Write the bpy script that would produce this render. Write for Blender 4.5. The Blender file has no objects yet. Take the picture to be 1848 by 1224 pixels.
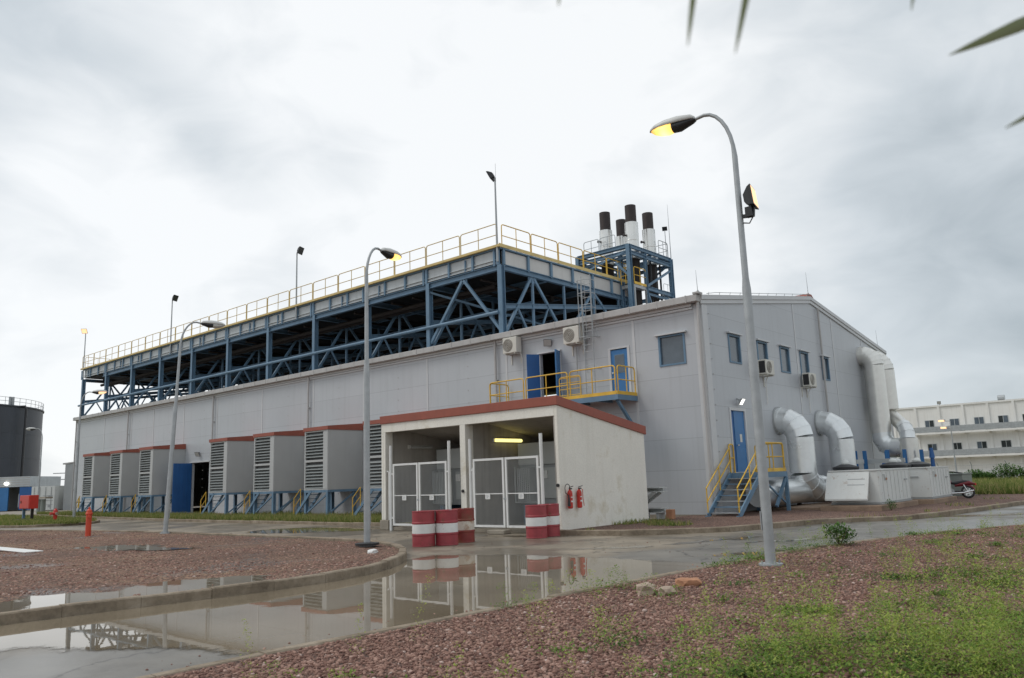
import bpy, math, random
import numpy as np
from mathutils import Vector, Matrix
R = math.radians
rnd = random.Random(7)
nrs = np.random.RandomState(11)
S = bpy.context.scene
COL = S.collection

# ------------------------------------------------------------------ camera
cam_d = bpy.data.cameras.new("camera")
cam = bpy.data.objects.new("camera", cam_d); COL.objects.link(cam); S.camera = cam
cam_d.sensor_width = 36; cam_d.lens = 27.80; cam_d.clip_end = 3000; cam_d.clip_start = .05
YAW, PITCH, ROLL = .7214, .1755, -.035
fwd = Vector((-math.sin(YAW)*math.cos(PITCH), math.cos(YAW)*math.cos(PITCH), math.sin(PITCH)))
rt = Vector((math.cos(YAW), math.sin(YAW), 0)); up = rt.cross(fwd)
r2 = math.cos(ROLL)*rt+math.sin(ROLL)*up; u2 = -math.sin(ROLL)*rt+math.cos(ROLL)*up
m = Matrix((r2, u2, -fwd)).transposed().to_4x4(); m.translation = Vector((13.6654, -26.1919, 1.6))
cam.matrix_world = m
cam_d.dof.use_dof = True; cam_d.dof.focus_distance = 32; cam_d.dof.aperture_fstop = 4.5

# ------------------------------------------------------------------ sky, sun, exposure
SUN_EL, SUN_AZ = R(52), R(232)          # azimuth clockwise from +Y
W = bpy.data.worlds.new("World"); S.world = W; W.use_nodes = True
nt = W.node_tree; nt.nodes.clear()
def N(nt, t, **k):
    n = nt.nodes.new(t)
    for a, b in k.items(): setattr(n, a, b)
    return n
def L(nt, a, b): nt.links.new(a, b)
out = N(nt, 'ShaderNodeOutputWorld'); bg = N(nt, 'ShaderNodeBackground'); bg.inputs[1].default_value = .1
sky = N(nt, 'ShaderNodeTexSky', sky_type='NISHITA', sun_disc=False, sun_elevation=SUN_EL, sun_rotation=SUN_AZ)
tc = N(nt, 'ShaderNodeTexCoord'); sep = N(nt, 'ShaderNodeSeparateXYZ'); L(nt, tc.outputs['Generated'], sep.inputs[0])
# clouds on a flat layer overhead: direction / (z + .12)
CLOUDS = [((-.66, .66, .38), .78, .99, .30), ((-.92, .32, .20), .965, .998, .35), ((-.95, .3, .05), .97, 1., .25), ((-.65, .72, .25), .88, 1., .15),
          ((-.93, .2, .40), .93, .995, -.22), ((-.85, .40, .28), .985, .999, -.12), ((-.96, .26, .135), .985, .999, -.22), ((-.23, .94, .27), .86, .99, -.10), ((-.1, .98, .14), .93, .999, -.22)]
def mth(nt, op, a, b=None, c=None, clamp=False):
    n = N(nt, 'ShaderNodeMath', operation=op, use_clamp=clamp)
    for i, v in enumerate((a, b, c)):
        if v is None: continue
        if isinstance(v, (int, float)): n.inputs[i].default_value = v
        else: L(nt, v, n.inputs[i])
    return n.outputs[0]
mpg = N(nt, 'ShaderNodeMapping'); mpg.inputs['Scale'].default_value = (1, 1, 1.9); L(nt, tc.outputs['Generated'], mpg.inputs[0])
n1 = N(nt, 'ShaderNodeTexNoise'); n1.inputs['Scale'].default_value = 2.6; n1.inputs['Detail'].default_value = 5; n1.inputs['Roughness'].default_value = .45; n1.inputs['Distortion'].default_value = .35
n2 = N(nt, 'ShaderNodeTexNoise'); n2.inputs['Scale'].default_value = 6.5; n2.inputs['Detail'].default_value = 6; n2.inputs['Roughness'].default_value = .5; n2.inputs['Distortion'].default_value = .5
L(nt, mpg.outputs[0], n1.inputs[0]); L(nt, mpg.outputs[0], n2.inputs[0])
tot = mth(nt, 'ADD', mth(nt, 'MULTIPLY_ADD', n1.outputs[0], .85, -.425), mth(nt, 'MULTIPLY_ADD', n2.outputs[0], .88, -.44))
# thin and heavy masses of cloud: (direction, cosine where it starts, where it is full, how much brighter or darker)
for d_, c0, c1, k in CLOUDS:
    dn = N(nt, 'ShaderNodeVectorMath', operation='DOT_PRODUCT'); L(nt, tc.outputs['Generated'], dn.inputs[0]); dn.inputs[1].default_value = Vector(d_).normalized()
    mr = N(nt, 'ShaderNodeMapRange', interpolation_type='SMOOTHERSTEP'); mr.inputs[1].default_value = c0; mr.inputs[2].default_value = c1; L(nt, dn.outputs['Value'], mr.inputs[0])
    tot = mth(nt, 'MULTIPLY_ADD', mr.outputs[0], k, tot)
tot = mth(nt, 'ADD', tot, .53, clamp=True)
cr = N(nt, 'ShaderNodeValToRGB'); L(nt, tot, cr.inputs[0])
cr.color_ramp.elements[0].position = 0.0; cr.color_ramp.elements[0].color = (3.2, 3.65, 3.95, 1)
cr.color_ramp.elements[1].position = .92; cr.color_ramp.elements[1].color = (7.6, 7.75, 7.83, 1)
e = cr.color_ramp.elements.new(.42); e.color = (5.0, 5.42, 5.72, 1)
mx = N(nt, 'ShaderNodeMix', data_type='RGBA'); mx.inputs[0].default_value = .93
L(nt, sky.outputs[0], mx.inputs[6]); L(nt, cr.outputs[0], mx.inputs[7])
L(nt, mx.outputs[2], bg.inputs[0]); L(nt, bg.outputs[0], out.inputs[0])
sl = bpy.data.lights.new("sun", 'SUN'); sl.energy = .9; sl.angle = R(22); sl.color = (1, .96, .9)
so = bpy.data.objects.new("sun", sl); COL.objects.link(so)
sd = Vector((math.sin(SUN_AZ)*math.cos(SUN_EL), math.cos(SUN_AZ)*math.cos(SUN_EL), math.sin(SUN_EL)))
so.rotation_euler = sd.to_track_quat('Z', 'Y').to_euler(); so.location = (0, 0, 60)
S.view_settings.view_transform = 'Standard'; S.view_settings.look = 'None'; S.view_settings.exposure = 0.38; S.view_settings.gamma = 1

# ------------------------------------------------------------------ materials
MATS = {}
def M(name, col=(.5, .5, .5), rough=.6, metal=0., var=.12, scale=2.5, bump=0., bscale=60., spec=.5, streak=0., streak_col=(.12, .09, .06), zline=0., emit=0., ior=None, fine=0., rust=0., rust_col=(.16, .06, .03), rust_scale=2.):
    m = bpy.data.materials.new(name); m.use_nodes = True; nt = m.node_tree
    b = nt.nodes['Principled BSDF']; b.inputs['Roughness'].default_value = rough; b.inputs['Metallic'].default_value = metal
    b.inputs['Specular IOR Level'].default_value = spec
    if ior: b.inputs['IOR'].default_value = ior
    if emit:
        b.inputs['Base Color'].default_value = (*col, 1); b.inputs['Emission Color'].default_value = (*col, 1); b.inputs['Emission Strength'].default_value = emit
        MATS[name] = m; return m
    tc = N(nt, 'ShaderNodeTexCoord'); P = tc.outputs['Object']
    no = N(nt, 'ShaderNodeTexNoise'); no.inputs['Scale'].default_value = scale; no.inputs['Detail'].default_value = 6; no.inputs['Roughness'].default_value = .62; L(nt, P, no.inputs[0])
    mr = N(nt, 'ShaderNodeMapRange'); mr.inputs[1].default_value = .3; mr.inputs[2].default_value = .7; mr.inputs[3].default_value = 1-var; mr.inputs[4].default_value = 1+var; L(nt, no.outputs[0], mr.inputs[0])
    fac = mr.outputs[0]
    if fine:
        nf = N(nt, 'ShaderNodeTexNoise'); nf.inputs['Scale'].default_value = bscale; nf.inputs['Detail'].default_value = 3; L(nt, P, nf.inputs[0])
        mf = N(nt, 'ShaderNodeMapRange'); mf.inputs[1].default_value = .3; mf.inputs[2].default_value = .7; mf.inputs[3].default_value = 1-fine; mf.inputs[4].default_value = 1+fine; L(nt, nf.outputs[0], mf.inputs[0])
        fac = mth(nt, 'MULTIPLY', fac, mf.outputs[0])
    hgt = None
    if zline:
        sx = N(nt, 'ShaderNodeSeparateXYZ'); L(nt, P, sx.inputs[0])
        fr = mth(nt, 'FRACT', mth(nt, 'DIVIDE', mth(nt, 'ADD', sx.outputs[2], 50.05), zline))
        ln = mth(nt, 'GREATER_THAN', fr, .022/zline)
        # each sheet of cladding is very slightly another tone
        fl = mth(nt, 'FLOOR', mth(nt, 'DIVIDE', mth(nt, 'ADD', sx.outputs[2], 50.05), zline))
        wx = mth(nt, 'FLOOR', mth(nt, 'DIVIDE', mth(nt, 'ADD', mth(nt, 'ADD', sx.outputs[0], sx.outputs[1]), 200.), 5.0))
        cb = N(nt, 'ShaderNodeCombineXYZ'); L(nt, fl, cb.inputs[0]); L(nt, wx, cb.inputs[1])
        wn = N(nt, 'ShaderNodeTexWhiteNoise', noise_dimensions='3D'); L(nt, cb.outputs[0], wn.inputs[0])
        fac = mth(nt, 'MULTIPLY', fac, mth(nt, 'MULTIPLY_ADD', wn.outputs[0], .05, .975))
        fac = mth(nt, 'MULTIPLY', fac, mth(nt, 'MULTIPLY_ADD', ln, .22, .78))
        hgt = ln
    vm = N(nt, 'ShaderNodeVectorMath', operation='SCALE'); vm.inputs[0].default_value = col; L(nt, fac, vm.inputs['Scale'])
    c = vm.outputs[0]
    if streak:
        mp = N(nt, 'ShaderNodeMapping'); mp.inputs['Scale'].default_value = (5, 5, .22); L(nt, P, mp.inputs[0])
        ns = N(nt, 'ShaderNodeTexNoise'); ns.inputs['Scale'].default_value = 1.; ns.inputs['Detail'].default_value = 5; L(nt, mp.outputs[0], ns.inputs[0])
        ms = N(nt, 'ShaderNodeMapRange'); ms.inputs[1].default_value = .52; ms.inputs[2].default_value = .78; ms.inputs[4].default_value = streak; L(nt, ns.outputs[0], ms.inputs[0])
        mi = N(nt, 'ShaderNodeMix', data_type='RGBA'); L(nt, ms.outputs[0], mi.inputs[0]); L(nt, c, mi.inputs[6]); mi.inputs[7].default_value = (*streak_col, 1); c = mi.outputs[2]
    if rust:
        nr = N(nt, 'ShaderNodeTexNoise'); nr.inputs['Scale'].default_value = rust_scale; nr.inputs['Detail'].default_value = 8; nr.inputs['Roughness'].default_value = .7; L(nt, P, nr.inputs[0])
        m3 = N(nt, 'ShaderNodeMapRange'); m3.inputs[1].default_value = .62-.3*rust; m3.inputs[2].default_value = .74-.2*rust; L(nt, nr.outputs[0], m3.inputs[0])
        mi = N(nt, 'ShaderNodeMix', data_type='RGBA'); L(nt, m3.outputs[0], mi.inputs[0]); L(nt, c, mi.inputs[6]); mi.inputs[7].default_value = (*rust_col, 1); c = mi.outputs[2]
    L(nt, c, b.inputs['Base Color'])
    rr = mth(nt, 'MULTIPLY_ADD', no.outputs[0], .2, rough-.1, clamp=True); L(nt, rr, b.inputs['Roughness'])
    if bump:
        nb = N(nt, 'ShaderNodeTexNoise'); nb.inputs['Scale'].default_value = bscale; nb.inputs['Detail'].default_value = 4; L(nt, P, nb.inputs[0])
        bp = N(nt, 'ShaderNodeBump'); bp.inputs['Strength'].default_value = bump; bp.inputs['Distance'].default_value = .02; L(nt, nb.outputs[0], bp.inputs['Height']); L(nt, bp.outputs[0], b.inputs['Normal'])
    MATS[name] = m; return m
m_clad = M('grey_cladding', (.485, .505, .53), .38, .0, .05, .35, zline=1.15, bump=.10, bscale=1.3, streak=.20, streak_col=(.30, .305, .305))
m_trim = M('grey_trim', (.58, .59, .60), .4, 0, .06, 1.5)
m_gutter = M('gutter_grey', (.46, .45, .44), .5, 0, .10, 1.2, streak=.2)
m_roof = M('roof_sheet', (.42, .43, .44), .45, .1, .1, .8)
m_blue = M('blue_steel', (.13, .225, .325), .5, 0, .16, 1.6, streak=.12, streak_col=(.05, .06, .08))
m_bluedoor = M('blue_door', (.04, .175, .41), .45, 0, .10, 1.2)
m_bluedeep = M('blue_door_deep', (.02, .105, .31), .5, 0, .12, .9, streak=.15, streak_col=(.03, .05, .1))
m_yellow = M('yellow_paint', (.74, .46, .055), .5, 0, .14, 2.0, rust=.12, rust_col=(.3, .16, .05), rust_scale=3)
m_yellowp = M('pale_yellow_paint', (.66, .50, .20), .5, 0, .14, 2.0)
m_red = M('red_flashing', (.31, .085, .055), .55, 0, .14, 1.4, streak=.2, streak_col=(.2, .07, .05))
m_redfire = M('fire_red', (.55, .035, .022), .42, 0, .12, 3)
m_orange = M('faded_orange_red', (.62, .07, .03), .5, 0, .14, 3, rust=.15, rust_col=(.3, .08, .04))
m_drum = M('drum_red', (.33, .048, .058), .5, 0, .2, 3.5, streak=.2, streak_col=(.2, .06, .05), rust=.16, rust_scale=5)
m_drumrust = M('drum_rusty', (.24, .035, .03), .55, 0, .22, 3.5, rust=.55, rust_col=(.2, .075, .04), rust_scale=3)
m_white = M('white_paint', (.76, .76, .74), .5, 0, .06, 2.5, streak=.12)
m_bandwhite = M('band_white', (.74, .73, .71), .55, 0, .08, 4, streak=.3, streak_col=(.5, .42, .36), rust=.12, rust_col=(.3, .08, .06), rust_scale=6)
m_whiterust = M('white_rust', (.66, .6, .52), .6, 0, .1, 3, rust=.4, rust_col=(.36, .2, .11), rust_scale=3.5)
m_plaster = M('white_plaster', (.82, .79, .715), .8, 0, .05, .8, bump=.25, bscale=25, streak=.25, streak_col=(.56, .51, .40), fine=.05, rust=.22, rust_col=(.62, .56, .43), rust_scale=.75)
m_concrete = M('concrete', (.30, .265, .215), .85, 0, .18, 1.2, bump=.4, bscale=30, fine=.12)
m_plinth = M('brown_concrete', (.27, .19, .135), .9, 0, .25, 1.4, bump=.4, bscale=25, fine=.12)
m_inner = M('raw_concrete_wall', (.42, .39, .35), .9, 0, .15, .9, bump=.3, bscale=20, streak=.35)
m_dark = M('dark_void', (.012, .012, .013), .8, 0, .2, 1)
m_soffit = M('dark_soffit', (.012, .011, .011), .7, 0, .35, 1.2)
m_fascia = M('galvanised_fascia', (.50, .53, .545), .45, .15, .10, 1.5, streak=.28, streak_col=(.3, .31, .31))
m_fasciaside = M('aluminium_fascia', (.60, .585, .56), .5, .1, .08, 1.0, streak=.2, streak_col=(.4, .38, .35))
m_galv = M('galvanised_steel', (.40, .42, .43), .48, .35, .14, 4, bump=.06, bscale=80)
m_duct = M('galvanised_duct', (.80, .82, .82), .30, .65, .10, 1.2)
m_alu = M('shiny_duct', (.78, .77, .73), .33, .65, .08, 2.0, streak=.12, streak_col=(.45, .44, .41))
m_silver = M('silver_cladding', (.78, .77, .74), .28, .85, .06, 2.0, streak=.2, streak_col=(.4, .33, .24))
m_stack = M('dark_stack', (.050, .040, .040), .75, 0, .25, 1.5, streak=.3, streak_col=(.09, .05, .04))
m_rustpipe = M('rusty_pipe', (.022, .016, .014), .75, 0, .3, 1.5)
m_box = M('intake_grey', (.47, .475, .47), .38, .1, .05, .7, streak=.12, streak_col=(.28, .28, .28))
m_slat = M('slat_grey', (.23, .25, .25), .5, .1, .1, 3)
m_ac = M('cream_plastic', (.66, .645, .585), .5, 0, .05, 2, streak=.15)
m_fan = M('fan_grille', (.22, .205, .18), .6, 0, .15, 30)
m_black = M('black_metal', (.02, .02, .022), .45, 0, .2, 5)
m_rubber = M('rubber', (.025, .025, .026), .7, 0, .2, 5)
m_glass = M('window_glass', (.09, .115, .14), .2, 0, .25, 1.1, spec=.8)
m_glassdark = M('dark_window_glass', (.03, .036, .036), .15, 0, .3, 1.1)
m_lens = M('lit_sodium_lens', (1, .60, .14), emit=1.25)
_t = m_lens.node_tree; _p = _t.nodes['Principled BSDF']; _c = N(_t, 'ShaderNodeTexCoord'); _d = N(_t, 'ShaderNodeVectorMath', operation='DISTANCE'); L(_t, _c.outputs['Object'], _d.inputs[0]); _d.inputs[1].default_value = (1.26, 0, 7.78)
_r = N(_t, 'ShaderNodeValToRGB'); _m = N(_t, 'ShaderNodeMapRange'); _m.inputs[1].default_value = .05; _m.inputs[2].default_value = .27; L(_t, _d.outputs['Value'], _m.inputs[0]); L(_t, _m.outputs[0], _r.inputs[0])
_r.color_ramp.elements[0].color = (1.0, .80, .40, 1); _r.color_ramp.elements[1].color = (.55, .27, .06, 1); _e = _r.color_ramp.elements.new(.45); _e.color = (1.0, .60, .15, 1); L(_t, _r.outputs[0], _p.inputs['Emission Color']); L(_t, _r.outputs[0], _p.inputs['Base Color'])
m_lenspale = M('lit_orange_lens', (1, .6, .33), emit=.95)
m_lenswhite = M('lit_white_lens', (1, .97, .9), emit=1.6)
m_lensoff = M('unlit_lens', (.5, .5, .48), .25, 0, .1, 3)
m_tube = M('lit_yellow_tube', (1, .87, .28), emit=1.3)
m_lampshell = M('lamp_shell', (.62, .62, .60), .45, 0, .08, 3)
m_unit = M('off_white_unit', (.68, .695, .675), .5, 0, .05, 1.2, streak=.22, streak_col=(.42, .38, .32), rust=.06, rust_col=(.3, .16, .08), rust_scale=5)
m_greenbox = M('grey_green_unit', (.22, .245, .22), .5, 0, .06, 1.2, streak=.12)
m_tank = M('dark_tank', (.040, .047, .061), .5, 0, .22, .25, streak=.35, streak_col=(.09, .095, .10))
m_building = M('weathered_white_wall', (.80, .79, .76), .85, 0, .06, .3, streak=.32, streak_col=(.48, .45, .38))
m_dgrey = M('mid_grey_paint', (.36, .375, .38), .5, 0, .08, 1)
m_cabinet = M('light_grey_cabinet', (.50, .52, .51), .5, 0, .06, 1)
m_wall2 = M('boundary_wall_white', (.66, .67, .65), .85, 0, .08, .5, streak=.2)
m_rock = M('pale_rock', (.40, .31, .24), .9, 0, .2, 6, bump=.5, bscale=25)
m_brick = M('orange_brick', (.42, .21, .12), .9, 0, .2, 6, bump=.4, bscale=25)
m_bikered = M('bike_red', (.16, .010, .016), .3, 0, .1, 3)
m_chrome = M('chrome', (.7, .7, .7), .2, .9, .05, 3)
m_bark = M('palm_bark', (.16, .115, .075), .9, 0, .3, 4, bump=.7, bscale=12)

def tone_mat(name, ramp, rough=.85, spec=.3, trans=0.):
    m = bpy.data.materials.new(name); m.use_nodes = True; nt = m.node_tree; b = nt.nodes['Principled BSDF']
    a = N(nt, 'ShaderNodeAttribute', attribute_name='tone'); cr = N(nt, 'ShaderNodeValToRGB'); L(nt, a.outputs['Fac'], cr.inputs[0])
    els = cr.color_ramp.elements
    els[0].position, els[0].color = ramp[0][0], (*ramp[0][1], 1); els[1].position, els[1].color = ramp[-1][0], (*ramp[-1][1], 1)
    for p, c in ramp[1:-1]:
        e = els.new(p); e.color = (*c, 1)
    L(nt, cr.outputs[0], b.inputs['Base Color']); b.inputs['Roughness'].default_value = rough; b.inputs['Specular IOR Level'].default_value = spec
    if trans:
        t = N(nt, 'ShaderNodeBsdfTranslucent'); L(nt, cr.outputs[0], t.inputs[0]); mxs = N(nt, 'ShaderNodeMixShader'); mxs.inputs[0].default_value = trans
        L(nt, b.outputs[0], mxs.inputs[1]); L(nt, t.outputs[0], mxs.inputs[2]); L(nt, mxs.outputs[0], nt.nodes['Material Output'].inputs[0])
    return m
m_stone = tone_mat('red_gravel_stone', [(0, (.115, .055, .045)), (.5, (.285, .165, .128)), (.85, (.43, .275, .22)), (1, (.55, .43, .38))])
m_weed = tone_mat('weed_leaf', [(0, (.05, .115, .02)), (.5, (.18, .29, .042)), (1, (.38, .43, .09))], .6, .3, .3)
m_leaf = tone_mat('shrub_leaf', [(0, (.03, .075, .02)), (.6, (.085, .17, .035)), (1, (.16, .25, .07))], .6, .3, .25)
m_grass = tone_mat('grass_blade', [(0, (.07, .13, .025)), (.4, (.17, .23, .05)), (.7, (.33, .30, .11)), (1, (.42, .36, .17))], .7, .3, .3)
m_frond = M('palm_leaflet', (.17, .20, .065), .5, 0, .2, 3)

def ground_mat(name, cols, rough=.9, s1=.25, s2=3., vor=0., bump=.4, wet=0., wetcol=.5, spec=.4, vbump=.03):
    """cols: dark, mid, light; optional pebbles (voronoi cells) and damp patches (lower roughness, darker)."""
    m = bpy.data.materials.new(name); m.use_nodes = True; nt = m.node_tree; b = nt.nodes['Principled BSDF']
    b.inputs['Specular IOR Level'].default_value = spec
    tc = N(nt, 'ShaderNodeTexCoord'); P = tc.outputs['Object']
    a = N(nt, 'ShaderNodeTexNoise'); a.inputs['Scale'].default_value = s1; a.inputs['Detail'].default_value = 8; a.inputs['Roughness'].default_value = .6; L(nt, P, a.inputs[0])
    f = N(nt, 'ShaderNodeTexNoise'); f.inputs['Scale'].default_value = s2; f.inputs['Detail'].default_value = 6; f.inputs['Roughness'].default_value = .7; L(nt, P, f.inputs[0])
    v = mth(nt, 'ADD', mth(nt, 'MULTIPLY', a.outputs[0], .6), mth(nt, 'MULTIPLY', f.outputs[0], .4))
    cr = N(nt, 'ShaderNodeValToRGB'); L(nt, v, cr.inputs[0]); els = cr.color_ramp.elements
    els[0].position, els[0].color = .34, (*cols[0], 1); els[1].position, els[1].color = .66, (*cols[2], 1); e = els.new(.5); e.color = (*cols[1], 1)
    c = cr.outputs[0]; h = f.outputs[0]
    if vor:
        vo = N(nt, 'ShaderNodeTexVoronoi'); vo.inputs['Scale'].default_value = vor; L(nt, P, vo.inputs[0])
        sp = N(nt, 'ShaderNodeSeparateColor'); L(nt, vo.outputs['Color'], sp.inputs[0])
        k = mth(nt, 'MULTIPLY_ADD', sp.outputs[0], 1.0, .5); ed = N(nt, 'ShaderNodeMapRange'); ed.inputs[1].default_value = .25; ed.inputs[2].default_value = .7; ed.inputs[3].default_value = 1; ed.inputs[4].default_value = .45; L(nt, vo.outputs['Distance'], ed.inputs[0])
        vm = N(nt, 'ShaderNodeVectorMath', operation='SCALE'); L(nt, c, vm.inputs[0]); L(nt, mth(nt, 'MULTIPLY', k, ed.outputs[0]), vm.inputs['Scale']); c = vm.outputs[0]
        h = mth(nt, 'SUBTRACT', 1., vo.outputs['Distance'])
    if wet:
        w = N(nt, 'ShaderNodeTexNoise'); w.inputs['Scale'].default_value = .32; w.inputs['Detail'].default_value = 5; w.inputs['Distortion'].default_value = .6; L(nt, P, w.inputs[0])
        mw = N(nt, 'ShaderNodeMapRange'); mw.inputs[1].default_value = .60-wet*.25; mw.inputs[2].default_value = .68-wet*.2; L(nt, w.outputs[0], mw.inputs[0])
        vm = N(nt, 'ShaderNodeVectorMath', operation='SCALE'); L(nt, c, vm.inputs[0]); L(nt, mth(nt, 'MULTIPLY_ADD', mw.outputs[0], wetcol-1., 1.), vm.inputs['Scale']); c = vm.outputs[0]
        L(nt, mth(nt, 'MULTIPLY_ADD', mw.outputs[0], .28-rough, rough), b.inputs['Roughness'])
    else: b.inputs['Roughness'].default_value = rough
    L(nt, c, b.inputs['Base Color'])
    bp = N(nt, 'ShaderNodeBump'); bp.inputs['Strength'].default_value = bump; bp.inputs['Distance'].default_value = vbump; L(nt, h, bp.inputs['Height']); L(nt, bp.outputs[0], b.inputs['Normal'])
    return m
m_gravel = ground_mat('red_gravel', [(.18, .10, .076), (.27, .16, .122), (.35, .225, .17)], .85, .35, 5, vor=27, bump=.9, vbump=.05)
m_gravel2 = ground_mat('island_gravel', [(.16, .088, .07), (.27, .16, .11), (.41, .265, .165)], .85, .18, 4, vor=22, bump=.9, vbump=.05, wet=.2, wetcol=.6)
m_road = ground_mat('wet_asphalt', [(.18, .15, .112), (.255, .212, .16), (.33, .278, .208)], .62, .22, 14, bump=.25, wet=.62, wetcol=.72, vbump=.01, spec=.5)
_t = m_road.node_tree; _p = _t.nodes['Principled BSDF']; _src = _p.inputs['Base Color'].links[0].from_socket; _c = N(_t, 'ShaderNodeTexCoord'); _s = N(_t, 'ShaderNodeSeparateXYZ'); L(_t, _c.outputs['Object'], _s.inputs[0])
_no = N(_t, 'ShaderNodeTexNoise'); _no.inputs['Scale'].default_value = .45; _no.inputs['Detail'].default_value = 6; L(_t, _c.outputs['Object'], _no.inputs[0])
_m = N(_t, 'ShaderNodeMapRange', interpolation_type='SMOOTHSTEP'); _m.inputs[1].default_value = 3.4; _m.inputs[2].default_value = 4.6; L(_t, mth(_t, 'MULTIPLY_ADD', _no.outputs[0], 4., mth(_t, 'SUBTRACT', _s.outputs[0], 2.)), _m.inputs[0])
_x = N(_t, 'ShaderNodeMix', data_type='RGBA'); L(_t, mth(_t, 'MULTIPLY', _m.outputs[0], .8), _x.inputs[0]); L(_t, _src, _x.inputs[6]); _x.inputs[7].default_value = (.155, .148, .135, 1)
_v = N(_t, 'ShaderNodeTexVoronoi', feature='DISTANCE_TO_EDGE'); _v.inputs['Scale'].default_value = .42; _wv = N(_t, 'ShaderNodeVectorMath', operation='ADD'); L(_t, _c.outputs['Object'], _wv.inputs[0]); _n4 = N(_t, 'ShaderNodeTexNoise'); _n4.inputs['Scale'].default_value = 1.8; _n4.inputs['Detail'].default_value = 4; L(_t, _c.outputs['Object'], _n4.inputs[0]); L(_t, _n4.outputs['Color'], _wv.inputs[1]); L(_t, _wv.outputs[0], _v.inputs[0])
_k = N(_t, 'ShaderNodeMapRange'); _k.inputs[1].default_value = .004; _k.inputs[2].default_value = .016; _k.inputs[3].default_value = .45; L(_t, _v.outputs['Distance'], _k.inputs[0])
_n5 = N(_t, 'ShaderNodeTexNoise'); _n5.inputs['Scale'].default_value = .9; _n5.inputs['Detail'].default_value = 7; _n5.inputs['Roughness'].default_value = .65; L(_t, _c.outputs['Object'], _n5.inputs[0])
_k2 = N(_t, 'ShaderNodeMapRange'); _k2.inputs[1].default_value = .35; _k2.inputs[2].default_value = .65; _k2.inputs[3].default_value = .78; _k2.inputs[4].default_value = 1.16; L(_t, _n5.outputs[0], _k2.inputs[0])
_y = N(_t, 'ShaderNodeVectorMath', operation='SCALE'); L(_t, _x.outputs[2], _y.inputs[0]); L(_t, mth(_t, 'MULTIPLY', _k.outputs[0], _k2.outputs[0]), _y.inputs['Scale']); L(_t, _y.outputs[0], _p.inputs['Base Color'])
m_dirt = ground_mat('earth', [(.12, .11, .055), (.19, .16, .095), (.26, .21, .14)], .95, .12, 2, bump=.4)
m_field = ground_mat('grass_field', [(.085, .115, .03), (.17, .175, .055), (.28, .24, .10)], .95, .10, 1.2, bump=.6, vbump=.1)
m_strip = ground_mat('strip_soil', [(.15, .085, .06), (.20, .125, .085), (.26, .18, .12)], .95, .5, 6, bump=.5)
m_kerb = ground_mat('kerb_concrete', [(.13, .10, .07), (.25, .20, .145), (.37, .305, .235)], .85, 1.6, 11, bump=.5, vbump=.015)
m_water = bpy.data.materials.new('muddy_water'); m_water.use_nodes = True
_b = m_water.node_tree.nodes['Principled BSDF']; _b.inputs['Base Color'].default_value = (.105, .085, .058, 1); _b.inputs['Roughness'].default_value = .015; _b.inputs['IOR'].default_value = 1.33; _b.inputs['Specular IOR Level'].default_value = .62
_nt = m_water.node_tree; _tc = N(_nt, 'ShaderNodeTexCoord'); _n = N(_nt, 'ShaderNodeTexNoise'); _n.inputs['Scale'].default_value = 3.; _n.inputs['Detail'].default_value = 3; L(_nt, _tc.outputs['Object'], _n.inputs[0])
_bp = N(_nt, 'ShaderNodeBump'); _bp.inputs['Strength'].default_value = .006; _bp.inputs['Distance'].default_value = .05; L(_nt, _n.outputs[0], _bp.inputs['Height']); L(_nt, _bp.outputs[0], _b.inputs['Normal'])
_n2 = N(_nt, 'ShaderNodeTexNoise'); _n2.inputs['Scale'].default_value = .5; _n2.inputs['Detail'].default_value = 5; L(_nt, _tc.outputs['Object'], _n2.inputs[0])
_cr = N(_nt, 'ShaderNodeValToRGB'); L(_nt, _n2.outputs[0], _cr.inputs[0]); _cr.color_ramp.elements[0].position = .35; _cr.color_ramp.elements[0].color = (.185, .15, .105, 1); _cr.color_ramp.elements[1].position = .7; _cr.color_ramp.elements[1].color = (.27, .222, .16, 1); L(_nt, _cr.outputs[0], _b.inputs['Base Color'])
_at = N(_nt, 'ShaderNodeAttribute', attribute_name='depth'); _n3 = N(_nt, 'ShaderNodeTexNoise'); _n3.inputs['Scale'].default_value = 5.; _n3.inputs['Detail'].default_value = 7; _n3.inputs['Roughness'].default_value = .65; L(_nt, _tc.outputs['Object'], _n3.inputs[0])
_sm = mth(_nt, 'ADD', _at.outputs['Fac'], mth(_nt, 'MULTIPLY_ADD', _n3.outputs[0], 1.1, -.55)); _mr = N(_nt, 'ShaderNodeMapRange', interpolation_type='SMOOTHSTEP'); _mr.inputs[1].default_value = .22; _mr.inputs[2].default_value = .62; L(_nt, _sm, _mr.inputs[0])
_fc = mth(_nt, 'MAXIMUM', _mr.outputs[0], mth(_nt, 'GREATER_THAN', _at.outputs['Fac'], .985)); _fc = mth(_nt, 'MULTIPLY', _fc, mth(_nt, 'GREATER_THAN', _at.outputs['Fac'], .001))
_tr = N(_nt, 'ShaderNodeBsdfTransparent'); _mx = N(_nt, 'ShaderNodeMixShader'); L(_nt, _fc, _mx.inputs[0]); L(_nt, _tr.outputs[0], _mx.inputs[1]); L(_nt, _b.outputs[0], _mx.inputs[2]); L(_nt, _mx.outputs[0], _nt.nodes['Material Output'].inputs[0])

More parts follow.
